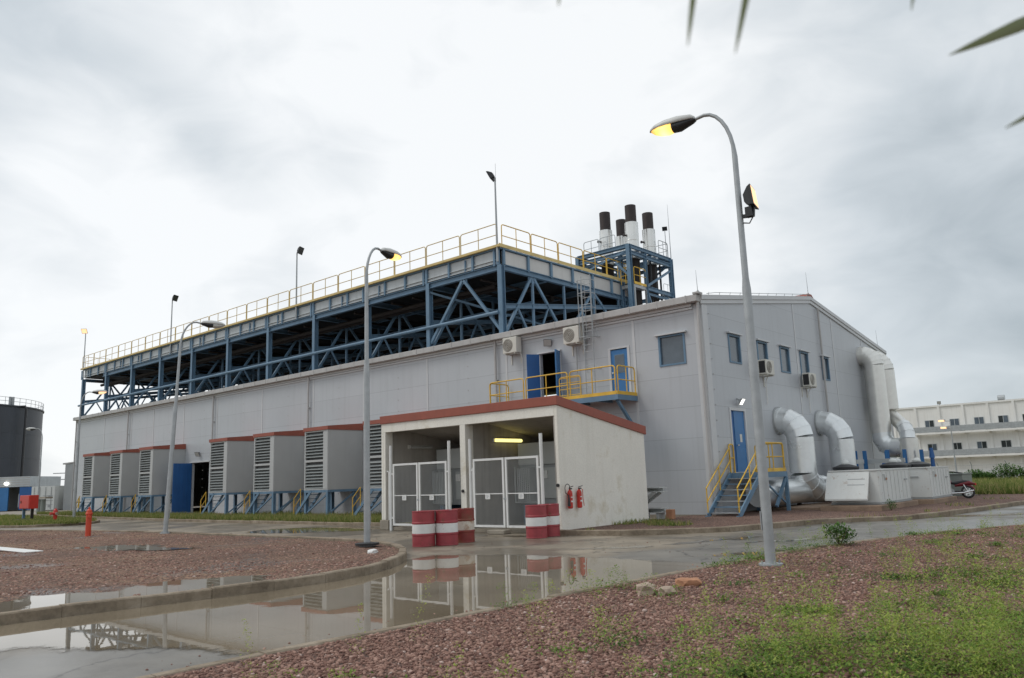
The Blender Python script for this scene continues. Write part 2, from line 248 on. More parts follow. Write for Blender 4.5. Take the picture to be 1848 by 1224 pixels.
# ------------------------------------------------------------------ mesh builder
ORG = {}
class MB:
    def __init__(s): s.v = []; s.f = []; s.sm = []; s.pc = []
    def add(s, vs, fs, smooth=False):
        o = len(s.v); s.pc.append((o, len(s.f))); s.v += [tuple(p) for p in vs]; s.f += [tuple(i+o for i in f) for f in fs]; s.sm += [smooth]*len(fs); return s
    def box(s, x0, x1, y0, y1, z0, z1):
        return s.add([(x0,y0,z0),(x1,y0,z0),(x1,y1,z0),(x0,y1,z0),(x0,y0,z1),(x1,y0,z1),(x1,y1,z1),(x0,y1,z1)],
                     [(0,3,2,1),(4,5,6,7),(0,1,5,4),(1,2,6,5),(2,3,7,6),(3,0,4,7)])
    def quad(s, *p): return s.add(p, [tuple(range(len(p)))])
    def extr(s, poly, vec):
        n = len(poly); vec = Vector(vec); a = [Vector(p) for p in poly]; b = [p+vec for p in a]
        return s.add(a+b, [tuple(range(n))[::-1], tuple(range(n, 2*n))]+[(i, (i+1) % n, n+(i+1) % n, n+i) for i in range(n)])
    def bar(s, a, b, w, h, up=(0,0,1)):
        a, b = Vector(a), Vector(b); d = (b-a).normalized(); u = Vector(up)
        if abs(d.dot(u)) > .98: u = Vector((1,0,0)) if abs(d.x) < .9 else Vector((0,1,0))
        r = d.cross(u).normalized(); u = r.cross(d)
        vs = [p+r*(sx*w/2)+u*(sz*h/2) for p in (a, b) for sx, sz in ((-1,-1),(1,-1),(1,1),(-1,1))]
        return s.add(vs, [(0,1,2,3),(7,6,5,4),(0,4,5,1),(1,5,6,2),(2,6,7,3),(3,7,4,0)])
    def ibeam(s, a, b, w, h, up=(0,0,1), t=.02):
        a, b = Vector(a), Vector(b); d = (b-a).normalized(); u = Vector(up)
        if abs(d.dot(u)) > .98: u = Vector((0,1,0))
        r = d.cross(u).normalized(); u = r.cross(d)
        s.bar(a+u*(h/2), b+u*(h/2), w, t*1.3, up=u); s.bar(a-u*(h/2), b-u*(h/2), w, t*1.3, up=u); s.bar(a, b, t, h-t*1.3, up=u); return s
    def tube(s, pts, r, n=10, caps=True, rads=None, split=False):
        P = [Vector(p) for p in pts]; rings = []; prev = None
        for i, p in enumerate(P):
            d = (P[min(i+1, len(P)-1)]-P[max(i-1, 0)]).normalized()
            if prev is None:
                u = Vector((0,0,1)) if abs(d.z) < .9 else Vector((1,0,0)); u = (u-d*u.dot(d)).normalized()
            else: u = (prev-d*prev.dot(d)).normalized()
            prev = u; w = d.cross(u); rr = rads[i] if rads else r
            rings.append([p+(u*math.cos(t)+w*math.sin(t))*rr for t in (2*math.pi*k/n for k in range(n))])
        vs = [q for g in rings for q in g]; fs = []
        for i in range(len(P)-1):
            for k in range(n): fs.append((i*n+k, i*n+(k+1) % n, (i+1)*n+(k+1) % n, (i+1)*n+k))
        if split:
            for i in range(len(P)-1): s.add(rings[i]+rings[i+1], [(k, (k+1) % n, n+(k+1) % n, n+k) for k in range(n)], True)
        else: s.add(vs, fs, True)
        if caps: s.add(rings[0], [tuple(range(n))[::-1]]); s.add(rings[-1], [tuple(range(n))])
        return s
    def cyl(s, a, b, r0, r1=None, n=20): return s.tube([a, b], r0, n, True, [r0, r0 if r1 is None else r1])
    def lathe(s, prof, c=(0,0,0), n=28):
        vs = []; c = Vector(c)
        for r, z in prof: vs += [c+Vector((r*math.cos(2*math.pi*k/n), r*math.sin(2*math.pi*k/n), z)) for k in range(n)]
        for i in range(len(prof)-1):
            s.add(vs[i*n:(i+2)*n], [(k, (k+1) % n, n+(k+1) % n, n+k) for k in range(n)], True)
        return s
    def each(s, name, mat, parent=None, k=1, bevel=0.):
        """one object per piece (k add-calls make a piece)"""
        out = []
        for i in range(0, len(s.pc), k):
            v0, f0 = s.pc[i]; v1, f1 = s.pc[i+k] if i+k < len(s.pc) else (len(s.v), len(s.f))
            q = MB(); q.add(s.v[v0:v1], [tuple(j-v0 for j in f) for f in s.f[f0:f1]]); q.sm = s.sm[f0:f1]; out.append(q.build(name, mat, parent, bevel))
        return out
    def build(s, name, mat, parent=None, bevel=0., origin=None):
        me = bpy.data.meshes.new(name); o = ORG.get(parent.name, Vector((0,0,0))) if parent else (Vector(origin) if origin else Vector((0,0,0)))
        me.from_pydata([tuple(Vector(p)-o) for p in s.v], [], s.f); me.materials.append(mat)
        me.polygons.foreach_set('use_smooth', s.sm); me.update()
        ob = bpy.data.objects.new(name, me); COL.objects.link(ob)
        if parent: ob.parent = parent
        else: ob.location = o
        ORG[ob.name] = o
        if bevel:
            md = ob.modifiers.new('bevel', 'BEVEL'); md.width = bevel; md.segments = 2; md.limit_method = 'ANGLE'; md.angle_limit = R(40)
        return ob
def tag(o, label, cat, group=None, kind=None):
    o['label'] = label; o['category'] = cat
    if group: o['group'] = group
    if kind: o['kind'] = kind
    return o
def thing(name, label, cat, loc=(0,0,0), group=None):
    o = bpy.data.objects.new(name, None); COL.objects.link(o); o.location = loc; o.empty_display_size = .2; ORG[o.name] = Vector(loc)
    return tag(o, label, cat, group)
def local(o): ORG[o.name] = Vector((0,0,0)); return o
def struct(o, label, cat):
    o['kind'] = 'structure'; o['label'] = label; o['category'] = cat; return o
def copy_tree(o, loc=None, rz=None, label=None, scale=None):
    c = o.copy(); COL.objects.link(c)
    if loc is not None: c.location = loc
    if rz is not None: c.rotation_euler[2] = rz
    if scale: c.scale = (scale,)*3
    if label: c['label'] = label
    for ch in list(o.children):
        d = copy_tree(ch); d.parent = c
    return c
def pmesh(name, V, F, mat, tone=None, smooth=False):
    """mesh from numpy arrays; F (n,3) or (n,4)"""
    me = bpy.data.meshes.new(name); V = np.asarray(V, np.float32); F = np.asarray(F, np.int32); k = F.shape[1]
    me.vertices.add(len(V)); me.vertices.foreach_set('co', V.ravel()); me.loops.add(F.size); me.loops.foreach_set('vertex_index', F.ravel())
    me.polygons.add(len(F)); me.polygons.foreach_set('loop_start', np.arange(0, F.size, k, dtype=np.int32)); me.polygons.foreach_set('loop_total', np.full(len(F), k, np.int32))
    if tone is not None:
        a = me.attributes.new('tone', 'FLOAT', 'POINT'); a.data.foreach_set('value', np.asarray(tone, np.float32))
    me.update(calc_edges=True); me.validate(); me.materials.append(mat)
    if smooth: me.polygons.foreach_set('use_smooth', np.ones(len(F), bool))
    o = bpy.data.objects.new(name, me); COL.objects.link(o); return o
def arc(c, a, b, r, t0, t1, n=6):
    """points c + r*(cos t * a + sin t * b)"""
    c, a, b = Vector(c), Vector(a), Vector(b)
    return [c+(a*math.cos(t0+(t1-t0)*i/n)+b*math.sin(t0+(t1-t0)*i/n))*r for i in range(n+1)]
def sheet(name, poly, z, mat):
    return MB().quad(*[(x, y, z) for x, y in poly]).build(name, mat)

# ------------------------------------------------------------------ ground, road, kerbs
g = MB()
xs = [-1500, -400, -160, -60, 40, 160, 400, 1500]; ys = [-1500, -300, -60, 30, 100, 300, 1500]
for i in range(len(xs)-1):
    for j in range(len(ys)-1):
        g.quad((xs[i], ys[j], -.06), (xs[i+1], ys[j], -.06), (xs[i+1], ys[j+1], -.06), (xs[i], ys[j+1], -.06))
struct(g.build('ground', m_dirt), 'flat green and straw coloured grassland reaching the horizon', 'ground')
struct(sheet('road', [(-140, -48), (60, -48), (60, 40), (16, 36), (7, 20), (-8, 20), (-62, 20), (-140, 20)], 0., m_road), 'wet grey brown asphalt yard road running round the plant', 'road')

def smooth_path(pts, it=2):
    for _ in range(it):
        q = [pts[0]]
        for a, b in zip(pts, pts[1:]): q += [(a[0]*.75+b[0]*.25, a[1]*.75+b[1]*.25), (a[0]*.25+b[0]*.75, a[1]*.25+b[1]*.75)]
        pts = q+[pts[-1]]
    return pts
def kerb(name, path, w, h, label, side=1, jit=.009):
    """kerb of separate-looking blocks along a path; side: which side of the path it lies on"""
    mb = MB(); P = [Vector((x, y, 0)) for x, y in path]
    # resample to about one metre
    Q = [P[0]]; acc = 0
    for a, b in zip(P, P[1:]):
        l = (b-a).length; t = 0
        while acc+(l-t) >= 1.0:
            t += 1.0-acc; acc = 0; Q.append(a+(b-a)*(t/l))
        acc += l-t
    Q.append(P[-1]); rr = random.Random(len(path))
    ns = []
    for i in range(len(Q)):
        d = (Q[min(i+1, len(Q)-1)]-Q[max(i-1, 0)]).normalized(); ns.append(Vector((-d.y, d.x, 0))*side)
    for i in range(len(Q)-1):
        a, b = Q[i], Q[i+1]; d = (b-a).normalized(); g_ = .0025
        o = rr.uniform(-jit, jit); hh = h+rr.uniform(-jit, jit); c = .018
        A, B = a+d*g_+ns[i]*o, b-d*g_+ns[i+1]*o; n0, n1 = ns[i], ns[i+1]
        prof = [(0, -.04), (0, hh-c), (c, hh), (w-c, hh), (w, hh-c), (w, -.04)]
        vs = [A+n0*x+Vector((0,0,z)) for x, z in prof]+[B+n1*x+Vector((0,0,z)) for x, z in prof]
        mb.add(vs, [(k, k+1, 7+k, 6+k) for k in range(5)]+[(5,4,3,2,1,0), (6,7,8,9,10,11)])
    return struct(mb.build(name, m_kerb), label, 'kerb')

near_k = smooth_path([(6.55, -48), (6.6, -23), (6.85, -20), (6.9, -17.5), (7.05, -15), (7.15, -12.6), (7.25, -10.9), (7.75, -8.8), (8.55, -6), (9.8, -3), (12.2, .6), (16, 4.2), (24, 8), (60, 14)])
kerb('kerb', near_k, .14, .105, 'low weathered concrete kerb between the big puddle and the weedy gravel', side=-1, jit=.012)
isl_k = smooth_path([(1.62, -48), (1.75, -22.7), (1.95, -21.1), (2.2, -19.2), (2.1, -17.5), (1.65, -16.4), (.95, -15.35), (-.1, -14.25), (-1.5, -13.25), (-3.4, -12.5), (-6, -12.3), (-11.5, -12.25), (-19.5, -12.4), (-28.4, -14.1), (-45, -17.2), (-110, -30)])
kerb('kerb', isl_k, .17, .15, 'curved concrete kerb round the bare gravel island', side=1)
strip_k = smooth_path([(-60.5, -2.6), (-44, -4.4), (-34.5, -5.3), (-27, -5.9), (-20, -6.15), (-9.2, -6.3)], 1)
kerb('kerb', strip_k, .14, .12, 'straight kerb along the grass strip under the air intakes', side=1)
bld_k = smooth_path([(-.75, -8.15), (.9, -8.1), (2.2, -7.3), (3.5, -5.9), (4.1, -4.2), (4.5, -2.3), (5.3, -1.3), (6.1, -.9), (6.7, .4), (7.1, 3.2), (7.6, 7.5), (8.2, 12), (9.5, 18), (12, 24), (18, 32), (30, 36)])
kerb('kerb', bld_k, .18, .14, 'concrete kerb rounding the corner of the hall past the steps and containers', side=1)
left_k = smooth_path([(-110, -27), (-60, -15.4), (-38, -12.8), (-33.6, -12.1), (-31.9, -10.4), (-32.2, -8.6), (-36, -6.6), (-46, -5.6), (-62, -4.4)])
kerb('kerb', left_k, .15, .13, 'kerb round the grassy island with the red fire cabinet', side=1)

def vnoise(x, y, s, seed):
    """smooth value noise"""
    rs = np.random.RandomState(seed); T = rs.rand(64, 64); x = np.asarray(x)*s; y = np.asarray(y)*s
    xi = np.floor(x).astype(int); yi = np.floor(y).astype(int); fx = x-xi; fy = y-yi; fx = fx*fx*(3-2*fx); fy = fy*fy*(3-2*fy)
    g = lambda a, b: T[a % 64, b % 64]
    return (g(xi, yi)*(1-fx)+g(xi+1, yi)*fx)*(1-fy)+(g(xi, yi+1)*(1-fx)+g(xi+1, yi+1)*fx)*fy
def interp_path(path, y):
    p = np.array(path); o = np.argsort(p[:, 1]); return np.interp(y, p[o, 1], p[o, 0])
# gravel bank (verge) on the right: rows in y from the kerb out to x = 60
def verge_z(x, y): return .088+.05*(vnoise(x, y, .7, 3)-.4)*np.clip((x-interp_path(near_k, y)-.1)/.8, 0, 1)+.22*np.clip((x-interp_path(near_k, y)-2.)/8, 0, 1)*vnoise(x, y, .16, 5)*.6
ysr = np.concatenate([np.arange(-48, -26, 1.), np.arange(-26, 0, .2), np.arange(0, 14.01, .5)])
tt = np.concatenate([np.linspace(0, 12, 70)**1.0, [16, 22, 32, 54]])
X = interp_path(near_k, ysr)[:, None]+.13+tt[None, :]; Y = np.repeat(ysr[:, None], len(tt), 1); Z = verge_z(X, Y)
def grid_faces(a, b):
    i = np.arange(a-1)[:, None]*b+np.arange(b-1)[None, :]; i = i.ravel(); return np.stack([i, i+1, i+b+1, i+b], 1)
struct(pmesh('gravel_verge', np.stack([X, Y, Z], -1).reshape(-1, 3), grid_faces(*X.shape), m_gravel, smooth=True), 'reddish brown crushed stone verge with weeds in the foreground', 'gravel')
# gravel island on the left
xr = lambda y: interp_path([q for q in isl_k if q[0] > -13], y)
def island_z(x, y):
    d = np.clip((xr(y)-x)/3., 0, 1)
    return .10+.05*(vnoise(x, y, .5, 8)-.5)+.03*(vnoise(x, y, 2.2, 9)-.5)-.035*np.exp(-((x-(.3))/1.5)**2)*np.clip((-17-y)/3, 0, 1)-.045*np.exp(-(((x+9.8)/2.8)**2+((y+16.3)/1.0)**2))
isl_in = [(x, y) for x, y in isl_k]
ysr = np.concatenate([np.arange(-48, -26, 1.), np.arange(-26, -12.55, .14)])
def xl(y): return np.interp(y, [-48, -30, -17.2, -14.1, -12.4], [-110, -108, -45, -28.6, -19.5])
tcol = np.concatenate([np.linspace(0, 9, 60), np.linspace(9.5, 20, 30)])
rows = []
for y in ysr:
    x0, x1 = xl(y), float(xr(y))-.14; w = x1-x0
    xs_ = np.concatenate([x1-np.linspace(0, 1, 70)**1.6*min(w, 40), np.linspace(x1-min(w, 40), x0, 9)[1:]]) if w > 1 else np.linspace(x1, x0, 78)
    rows.append(np.stack([xs_, np.full_like(xs_, y)], -1))
rows = np.array(rows); Z = island_z(rows[..., 0], rows[..., 1])
struct(pmesh('gravel_island', np.concatenate([rows, Z[..., None]], -1).reshape(-1, 3), grid_faces(rows.shape[0], rows.shape[1])[:, ::-1], m_gravel2, smooth=True), 'flat island of red brown gravel inside a curved kerb', 'gravel')
# raised soil strips inside the other kerbs
struct(sheet('soil_strip', [(x, y+.1) for x, y in strip_k]+[(-9.2, .3), (-60.5, .3)], .1, m_strip), 'narrow soil strip along the long wall of the hall', 'ground')
struct(sheet('soil_strip', [(x-.12, y+.1) for x, y in bld_k]+[(30, 60), (-4, 60), (-.2, 30), (-.2, -.1), (-1., -.1), (-1.2, -3.2), (-.95, -7.9)], .1, m_gravel), 'red brown soil strip round the gable end of the hall', 'ground')
struct(sheet('grass_island', [(x+.05, y+.1 if y < -9 else y-.1) for x, y in left_k], .1, m_field), 'grassy island on the left with the fire fighting equipment', 'grass')
struct(sheet('grass_field', [(7.5, 20), (12.5, 26), (18.5, 34), (60, 42), (90, 60), (60, 46.9), (-70, 46.9), (-70, 22), (-3, 22)], .112, m_field), 'rough grass field in front of the white building', 'grass')
# slab under the left buildings
struct(sheet('concrete_yard', [(-140, -4), (-64, -3.2), (-64, 20), (-140, 20)], .02, ground_mat('yard_concrete', [(.22, .19, .15), (.28, .245, .2), (.34, .3, .25)], .7, .2, 6, bump=.2)), 'pale concrete yard in front of the blue doors', 'yard')

# ------------------------------------------------------------------ puddles
def blob(poly, amp, step=.12, seed=1):
    """densify an outline and roughen it"""
    out = []; n = len(poly); rs = random.Random(seed)
    for i in range(n):
        a, b = poly[i], poly[(i+1) % n]; l = math.hypot(b[0]-a[0], b[1]-a[1]); k = max(1, int(l/step))
        for j in range(k): out.append((a[0]+(b[0]-a[0])*j/k, a[1]+(b[1]-a[1])*j/k))
    P = np.array(out); nx = vnoise(P[:, 0], P[:, 1], 1.4, seed)+.5*vnoise(P[:, 0], P[:, 1], 4.1, seed+1)+.25*vnoise(P[:, 0], P[:, 1], 11., seed+4)-.87; ny = vnoise(P[:, 0], P[:, 1], 1.4, seed+2)+.5*vnoise(P[:, 0], P[:, 1], 4.1, seed+3)+.25*vnoise(P[:, 0], P[:, 1], 11., seed+5)-.87
    return [(x+a*amp, y+b*amp) for (x, y), a, b in zip(out, nx, ny)]
def ell(cx_, cy_, a, b, rot=0, n=14): return [(cx_+a*math.cos(t)*math.cos(rot)-b*math.sin(t)*math.sin(rot), cy_+a*math.cos(t)*math.sin(rot)+b*math.sin(t)*math.cos(rot)) for t in (2*math.pi*k/n for k in range(n))]
def puddle(poly, label, amp=.2, seed=1, fade=.3, hard=(), z=.005, res=None):
    """a water sheet on a fine grid; the point attribute depth runs from 0 at the open edge to 1 where it is deep.
    hard: numbers of the outline sides that stand against a kerb and do not fade"""
    P = np.array(poly, float); n = len(P); lo, hi = P.min(0)-.3, P.max(0)+.3; res = res or max(.05, min(.14, (hi-lo).max()/90))
    gx, gy = np.meshgrid(np.arange(lo[0], hi[0], res), np.arange(lo[1], hi[1], res), indexing='ij')
    wx = gx+amp*(vnoise(gx, gy, 1.4, seed)+.5*vnoise(gx, gy, 4.1, seed+1)-.75); wy = gy+amp*(vnoise(gx, gy, 1.4, seed+2)+.5*vnoise(gx, gy, 4.1, seed+3)-.75)
    ins = np.zeros(gx.shape, bool); dist = np.full(gx.shape, 9.)
    for i in range(n):
        a, b = P[i], P[(i+1) % n]; hd = i in hard
        X_, Y_ = (gx, gy) if False else (wx, wy)
        c = ((a[1] > Y_) != (b[1] > Y_)) & (X_ < (b[0]-a[0])*(Y_-a[1])/(b[1]-a[1]+1e-12)+a[0]); ins ^= c
        if not hd:
            d = b-a; t = np.clip(((X_-a[0])*d[0]+(Y_-a[1])*d[1])/(d@d+1e-9), 0, 1); dist = np.minimum(dist, np.hypot(X_-a[0]-t*d[0], Y_-a[1]-t*d[1]))
    dep = np.where(ins, np.clip(dist/fade, 0, 1), 0.); keep = ins.copy()
    keep[:-1] |= ins[1:]; keep[1:] |= ins[:-1]; keep[:, :-1] |= ins[:, 1:]; keep[:, 1:] |= ins[:, :-1]
    nx_, ny_ = gx.shape; F = grid_faces(nx_, ny_)[:, ::-1]; k = keep.ravel(); F = F[k[F].all(1)]; used = np.unique(F); mp_ = np.zeros(nx_*ny_, int); mp_[used] = np.arange(len(used))
    V = np.stack([gx.ravel()[used], gy.ravel()[used], np.full(len(used), z)], -1)
    o = pmesh('puddle', V, mp_[F], m_water, smooth=True); at_ = o.data.attributes.new('depth', 'FLOAT', 'POINT'); at_.data.foreach_set('value', dep.ravel()[used].astype(np.float32))
    return struct(o, label, 'puddle')
# the big one: along the island kerb, across to the verge kerb
big = [(1.5, -30), (1.72, -23), (1.9, -21.2), (2.12, -19.2), (2.02, -17.5), (1.55, -16.3), (.85, -15.3), (.3, -14.6), (.0, -13.8), (.9, -13.25), (2.0, -12.95), (3.2, -12.7), (4.4, -12.65), (5.6, -12.85), (6.3, -12.75), (7.15, -12.5), (7.1, -15), (6.95, -17.5), (6.9, -20), (6.72, -21.3), (6.62, -22.0), (6.2, -22.2), (5.5, -22.35), (4.8, -22.75), (4.0, -23.2), (3.6, -24.2), (3.2, -26), (2.8, -29)]
puddle(big, 'wide muddy rain puddle mirroring the shed and the hall', .22, 2, .55, (0, 1, 2, 3, 4, 5, 6, 15, 16, 17, 18, 19), res=.07)
puddle([(-13.6, -10.9), (-14.9, -9.2), (-14.4, -7.6), (-12, -6.75), (-9.5, -6.9), (-9.1, -8.3), (-10.3, -9.7), (-12, -10.7)], 'rain puddle across the drive beside the shed and the mid lamp post', .7, 5, .6)
puddle(ell(6.5, -10.9, 1.2, .45, 1.0), 'small puddle in the road at the foot of the tall near lamp', .5, 7, .3)
puddle(ell(6.2, -7.6, 1.8, .35, 1.1), 'narrow puddle in the road opposite the entrance steps', .5, 9, .3)
puddle(ell(3.2, -11.0, 1.0, .36, .95), 'small bright puddle behind the big one', .5, 11, .3)
puddle(ell(-1.6, -8.75, 1.4, .55, .2), 'dark puddle under the right hand gate', .5, 13, .4)
puddle(ell(4.3, -8.6, 1.7, .3, 1.2), 'thin strip of water in the road near the kerb corner', .5, 15, .3)
puddle(ell(7.9, 2.2, 2.6, .5, .75), 'long puddle on the road beyond the containers', .7, 17, .4)
puddle([(1.72, -30), (1.6, -23), (1.75, -21), (1.95, -19.4), (1.6, -18.2), (.6, -18.4), (-.4, -19.5), (.0, -20.8), (-.7, -21.7), (.4, -23), (-.5, -27), (.3, -30)], 'shallow water lying on the gravel along the island kerb', .6, 19, .45, (0, 1, 2), z=.096, res=.07)
puddle(ell(-10, -16.4, 3.4, .95, .15), 'thin film of water on the gravel near the red standpipe', 1.0, 21, .7, z=.083)
pl = MB(); pl.box(-14.5, -10.6, -18.6, -18.15, .11, .135); tag(pl.build('board', m_white, bevel=.01, origin=(-12.5, -18.3, .12)), 'flat pale blue white board lying on the gravel island', 'board')

# ------------------------------------------------------------------ scattered stones and plants
def in_view_sample(n, x0, x1, y0, y1, dens):
    x = nrs.uniform(x0, x1, n); y = nrs.uniform(y0, y1, n); k = nrs.rand(n) < dens(x, y); return x[k], y[k]
def stones(name, x, y, z, smin, smax, label):
    n = len(x)
    base = np.array([(1,0,0),(0,1,0),(-1,0,0),(0,-1,0),(0,0,1),(0,0,-1),(.7,.7,.5),(-.7,.7,-.4),(-.7,-.7,.5),(.7,-.7,-.4)], float)
    ico = np.array([(0,.53,.85),(0,-.53,.85),(0,.53,-.85),(0,-.53,-.85),(.53,.85,0),(-.53,.85,0),(.53,-.85,0),(-.53,-.85,0),(.85,0,.53),(.85,0,-.53),(-.85,0,.53),(-.85,0,-.53)])
    fi = np.array([(0,1,8),(0,8,4),(0,4,5),(0,5,10),(0,10,1),(1,10,7),(1,7,6),(1,6,8),(8,6,9),(8,9,4),(4,9,2),(4,2,5),(5,2,11),(5,11,10),(10,11,7),(3,2,9),(3,9,6),(3,6,7),(3,7,11),(3,11,2)])
    V = ico[None]*(1+nrs.uniform(-.32, .32, (n, 12, 1)))
    s = (smin+(smax-smin)*nrs.rand(n)**3.2)[:, None, None]; V = V*s*np.stack([nrs.uniform(.8, 1.35, n), nrs.uniform(.7, 1.1, n), nrs.uniform(.45, .85, n)], -1)[:, None]
    a = nrs.uniform(0, 6.28, n); b = nrs.uniform(-.5, .5, n); ca, sa, cb_, sb = np.cos(a), np.sin(a), np.cos(b), np.sin(b)
    V = np.stack([V[..., 0], V[..., 1]*cb_[:, None]-V[..., 2]*sb[:, None], V[..., 1]*sb[:, None]+V[..., 2]*cb_[:, None]], -1)
    V = np.stack([V[..., 0]*ca[:, None]-V[..., 1]*sa[:, None], V[..., 0]*sa[:, None]+V[..., 1]*ca[:, None], V[..., 2]], -1)
    V += np.stack([x, y, z+s[:, 0, 0]*.25], -1)[:, None]
    F = (fi[None]+(np.arange(n)*12)[:, None, None]).reshape(-1, 3)
    t = np.repeat(np.clip(nrs.normal(.48, .22, n), 0, 1), 12)
    return tag(pmesh(name, V.reshape(-1, 3), F, m_stone, t), label, 'gravel', kind='stuff')
def camdist(x, y): return np.hypot(x-13.67, y+26.19)
def ahead(x, y):    # in front of the photographer, and within the fan that can be seen
    dx, dy = x-13.67, y+26.19; f = dx*-.66+dy*.751; r = dx*.751+dy*.66
    return (f > 3.5) & (np.abs(r) < f*.80+1.2)
x, y = in_view_sample(420000, 6.9, 20, -25, -1, lambda x, y: ahead(x, y) & (x > interp_path(near_k, y)+.16) & (nrs.rand(len(x)) < np.clip(7.5/camdist(x, y), 0, 1)**1.6))
stones('gravel_stones', x, y, verge_z(x, y), .008, .026, 'loose reddish crushed stones covering the near verge')
x, y = in_view_sample(90000, -26, 2.2, -25, -12.6, lambda x, y: ahead(x, y) & (x < xr(y)-.25) & (x > xl(y)+.3) & (nrs.rand(len(x)) < np.clip(17/camdist(x, y), 0, 1)**1.5*(.35+.65*(vnoise(x, y, .6, 31) > .4))))
stones('gravel_stones', x, y, island_z(x, y)-.008, .012, .032, 'loose dark red stones covering the gravel island')

yk_ = nrs.uniform(-23, 4, 2600); sd_k = nrs.rand(2600) < .5; xk_ = np.where(sd_k, interp_path(near_k, yk_)-.03-np.abs(nrs.normal(0, .35, 2600)), nrs.uniform(-9, 7, 2600)); on = np.where(sd_k, True, (yk_ > -12.2) & (yk_ < -8.6) & (xk_ > -8) & (xk_ < 6.5)) & (xk_ < interp_path(near_k, yk_))
stones('gravel_grit', xk_[on], yk_[on], np.zeros(on.sum()), .005, .02, 'scattered grit and small stones lying on the wet road')
def leaves(P, size, tone, flat=.5, aspect=.45):
    """one small folded leaf (4 verts) at each point with random turn"""
    n = len(P); a = nrs.uniform(0, 6.28, n); el = nrs.uniform(-.2, 1.2, n)*(1-flat)+.15
    d = np.stack([np.cos(a)*np.cos(el), np.sin(a)*np.cos(el), np.sin(el)], -1); sd_ = np.stack([-np.sin(a), np.cos(a), nrs.uniform(-.4, .4, n)], -1)
    s = size[:, None]; V = np.stack([P, P+d*s*.5+sd_*s*aspect*.5, P+d*s, P+d*s*.5-sd_*s*aspect*.5], 1)
    return V.reshape(-1, 3), np.arange(4*n).reshape(n, 4), np.repeat(tone, 4)
def plants(cx_, cy_, cz, kind):
    """kind 0 low spreading clump, 1 upright feathery weed; returns leaf points"""
    P = []; T = []; Sz = []
    for x, y, z, k in zip(cx_, cy_, cz, kind):
        if k == 0:
            n = nrs.randint(40, 120); r = nrs.uniform(.06, .22); q = nrs.normal(0, 1, (n, 3))*np.array([r, r, .03]); q[:, 2] = np.abs(q[:, 2])+.005
            tn = nrs.uniform(.0, .45); sz = nrs.uniform(.026, .055)
        elif k == 1:
            h = nrs.uniform(.12, .42); n = int(45+h*260); t = nrs.rand(n)**.8; r = .025+.075*(1-t)*h/.3
            ln = nrs.normal(0, .12, 2); q = np.stack([nrs.normal(0, 1, n)*r+ln[0]*t*h, nrs.normal(0, 1, n)*r+ln[1]*t*h, t*h], -1); tn = nrs.uniform(.3, 1.0); sz = nrs.uniform(.016, .031)
        else:
            h = nrs.uniform(.4, .7); n = int(60+h*120); t = nrs.rand(n); r = .015+.03*(1-t); ln = nrs.normal(0, .1, 2)
            q = np.stack([nrs.normal(0, 1, n)*r+ln[0]*t*h, nrs.normal(0, 1, n)*r+ln[1]*t*h, t*h], -1); tn = nrs.uniform(.6, 1); sz = .024
        P.append(q+np.array([x, y, z])); T.append(np.clip(tn+nrs.normal(0, .1, n), 0, 1)); Sz.append(np.full(n, sz)*nrs.uniform(.7, 1.3, n))
    return np.concatenate(P), np.concatenate(Sz), np.concatenate(T)
# density: heavy towards the right foreground, thin near the road
def wd(x, y):
    d = np.clip((x-7.2)/5.5, 0, 1)*.22+np.exp(-(((x-11.7)/1.4)**2+((y+19.0)/1.5)**2))*2.2+.22*np.exp(-(((x-11.6)/1.2)**2+((y+14)/2.2)**2))+.25*np.clip((x-9)/3, 0, 1)*np.clip((y+13)/5, 0, 1)
    c = np.clip((.6*vnoise(x, y, 1.1, 41)+.4*vnoise(x, y, 2.9, 43)-.47)*6, 0, 1); c = np.maximum(c, .38*np.exp(-(((x-11.8)/1.3)**2+((y+19.2)/1.5)**2))); return d*c*.9+.010*np.clip((x-7)/3, .3, 1)+.02*np.exp(-(((x-11.6)/1.5)**2+((y+18.9)/1.7)**2))
x, y = in_view_sample(21000, 6.95, 19, -24.5, 2, lambda x, y: ahead(x, y) & (x > interp_path(near_k, y)+.1) & (nrs.rand(len(x)) < wd(x, y)))
lush = np.exp(-(((x-11.6)/1.7)**2+((y+18.9)/1.9)**2)); rr_ = nrs.rand(len(x)); kd = np.where(rr_ < .42-.3*lush, 0, np.where(rr_ < .86, 1, 2))
# weeds creeping over the near kerb
ky = np.sort(nrs.uniform(-19, -2, 130)); kx = interp_path(near_k, ky)+np.abs(nrs.normal(.12, .16, 130)); m_ = vnoise(kx, ky, .8, 77) > .42; kx, ky = kx[m_], ky[m_]
x = np.concatenate([x, kx]); y = np.concatenate([y, ky]); kd = np.concatenate([kd, np.where(nrs.rand(len(kx)) < .6, 1, 0)])
print('weeds', len(x))
P, Sz, T = plants(x, y, verge_z(x, y), kd); V, F, T = leaves(P, Sz, T)
tag(pmesh('weeds', V, F, m_weed, T), 'green weeds growing through the gravel of the near verge', 'weeds', kind='stuff')
def blades(n, xf, h0, h1, zf, w=.012):
    x, y = xf(n); h = nrs.uniform(h0, h1, len(x)); a = nrs.uniform(0, 6.28, len(x)); ln = nrs.normal(0, .3, (len(x), 2))*h[:, None]; z = zf
    dx, dy = np.cos(a)*w, np.sin(a)*w
    V = np.stack([np.stack([x-dx, y-dy, np.full_like(x, z)], -1), np.stack([x+dx, y+dy, np.full_like(x, z)], -1), np.stack([x+ln[:, 0], y+ln[:, 1], z+h], -1)], 1)
    return V.reshape(-1, 3), np.arange(3*len(x)).reshape(-1, 3), np.repeat(np.clip(nrs.normal(.5, .25, len(x)), 0, 1), 3)
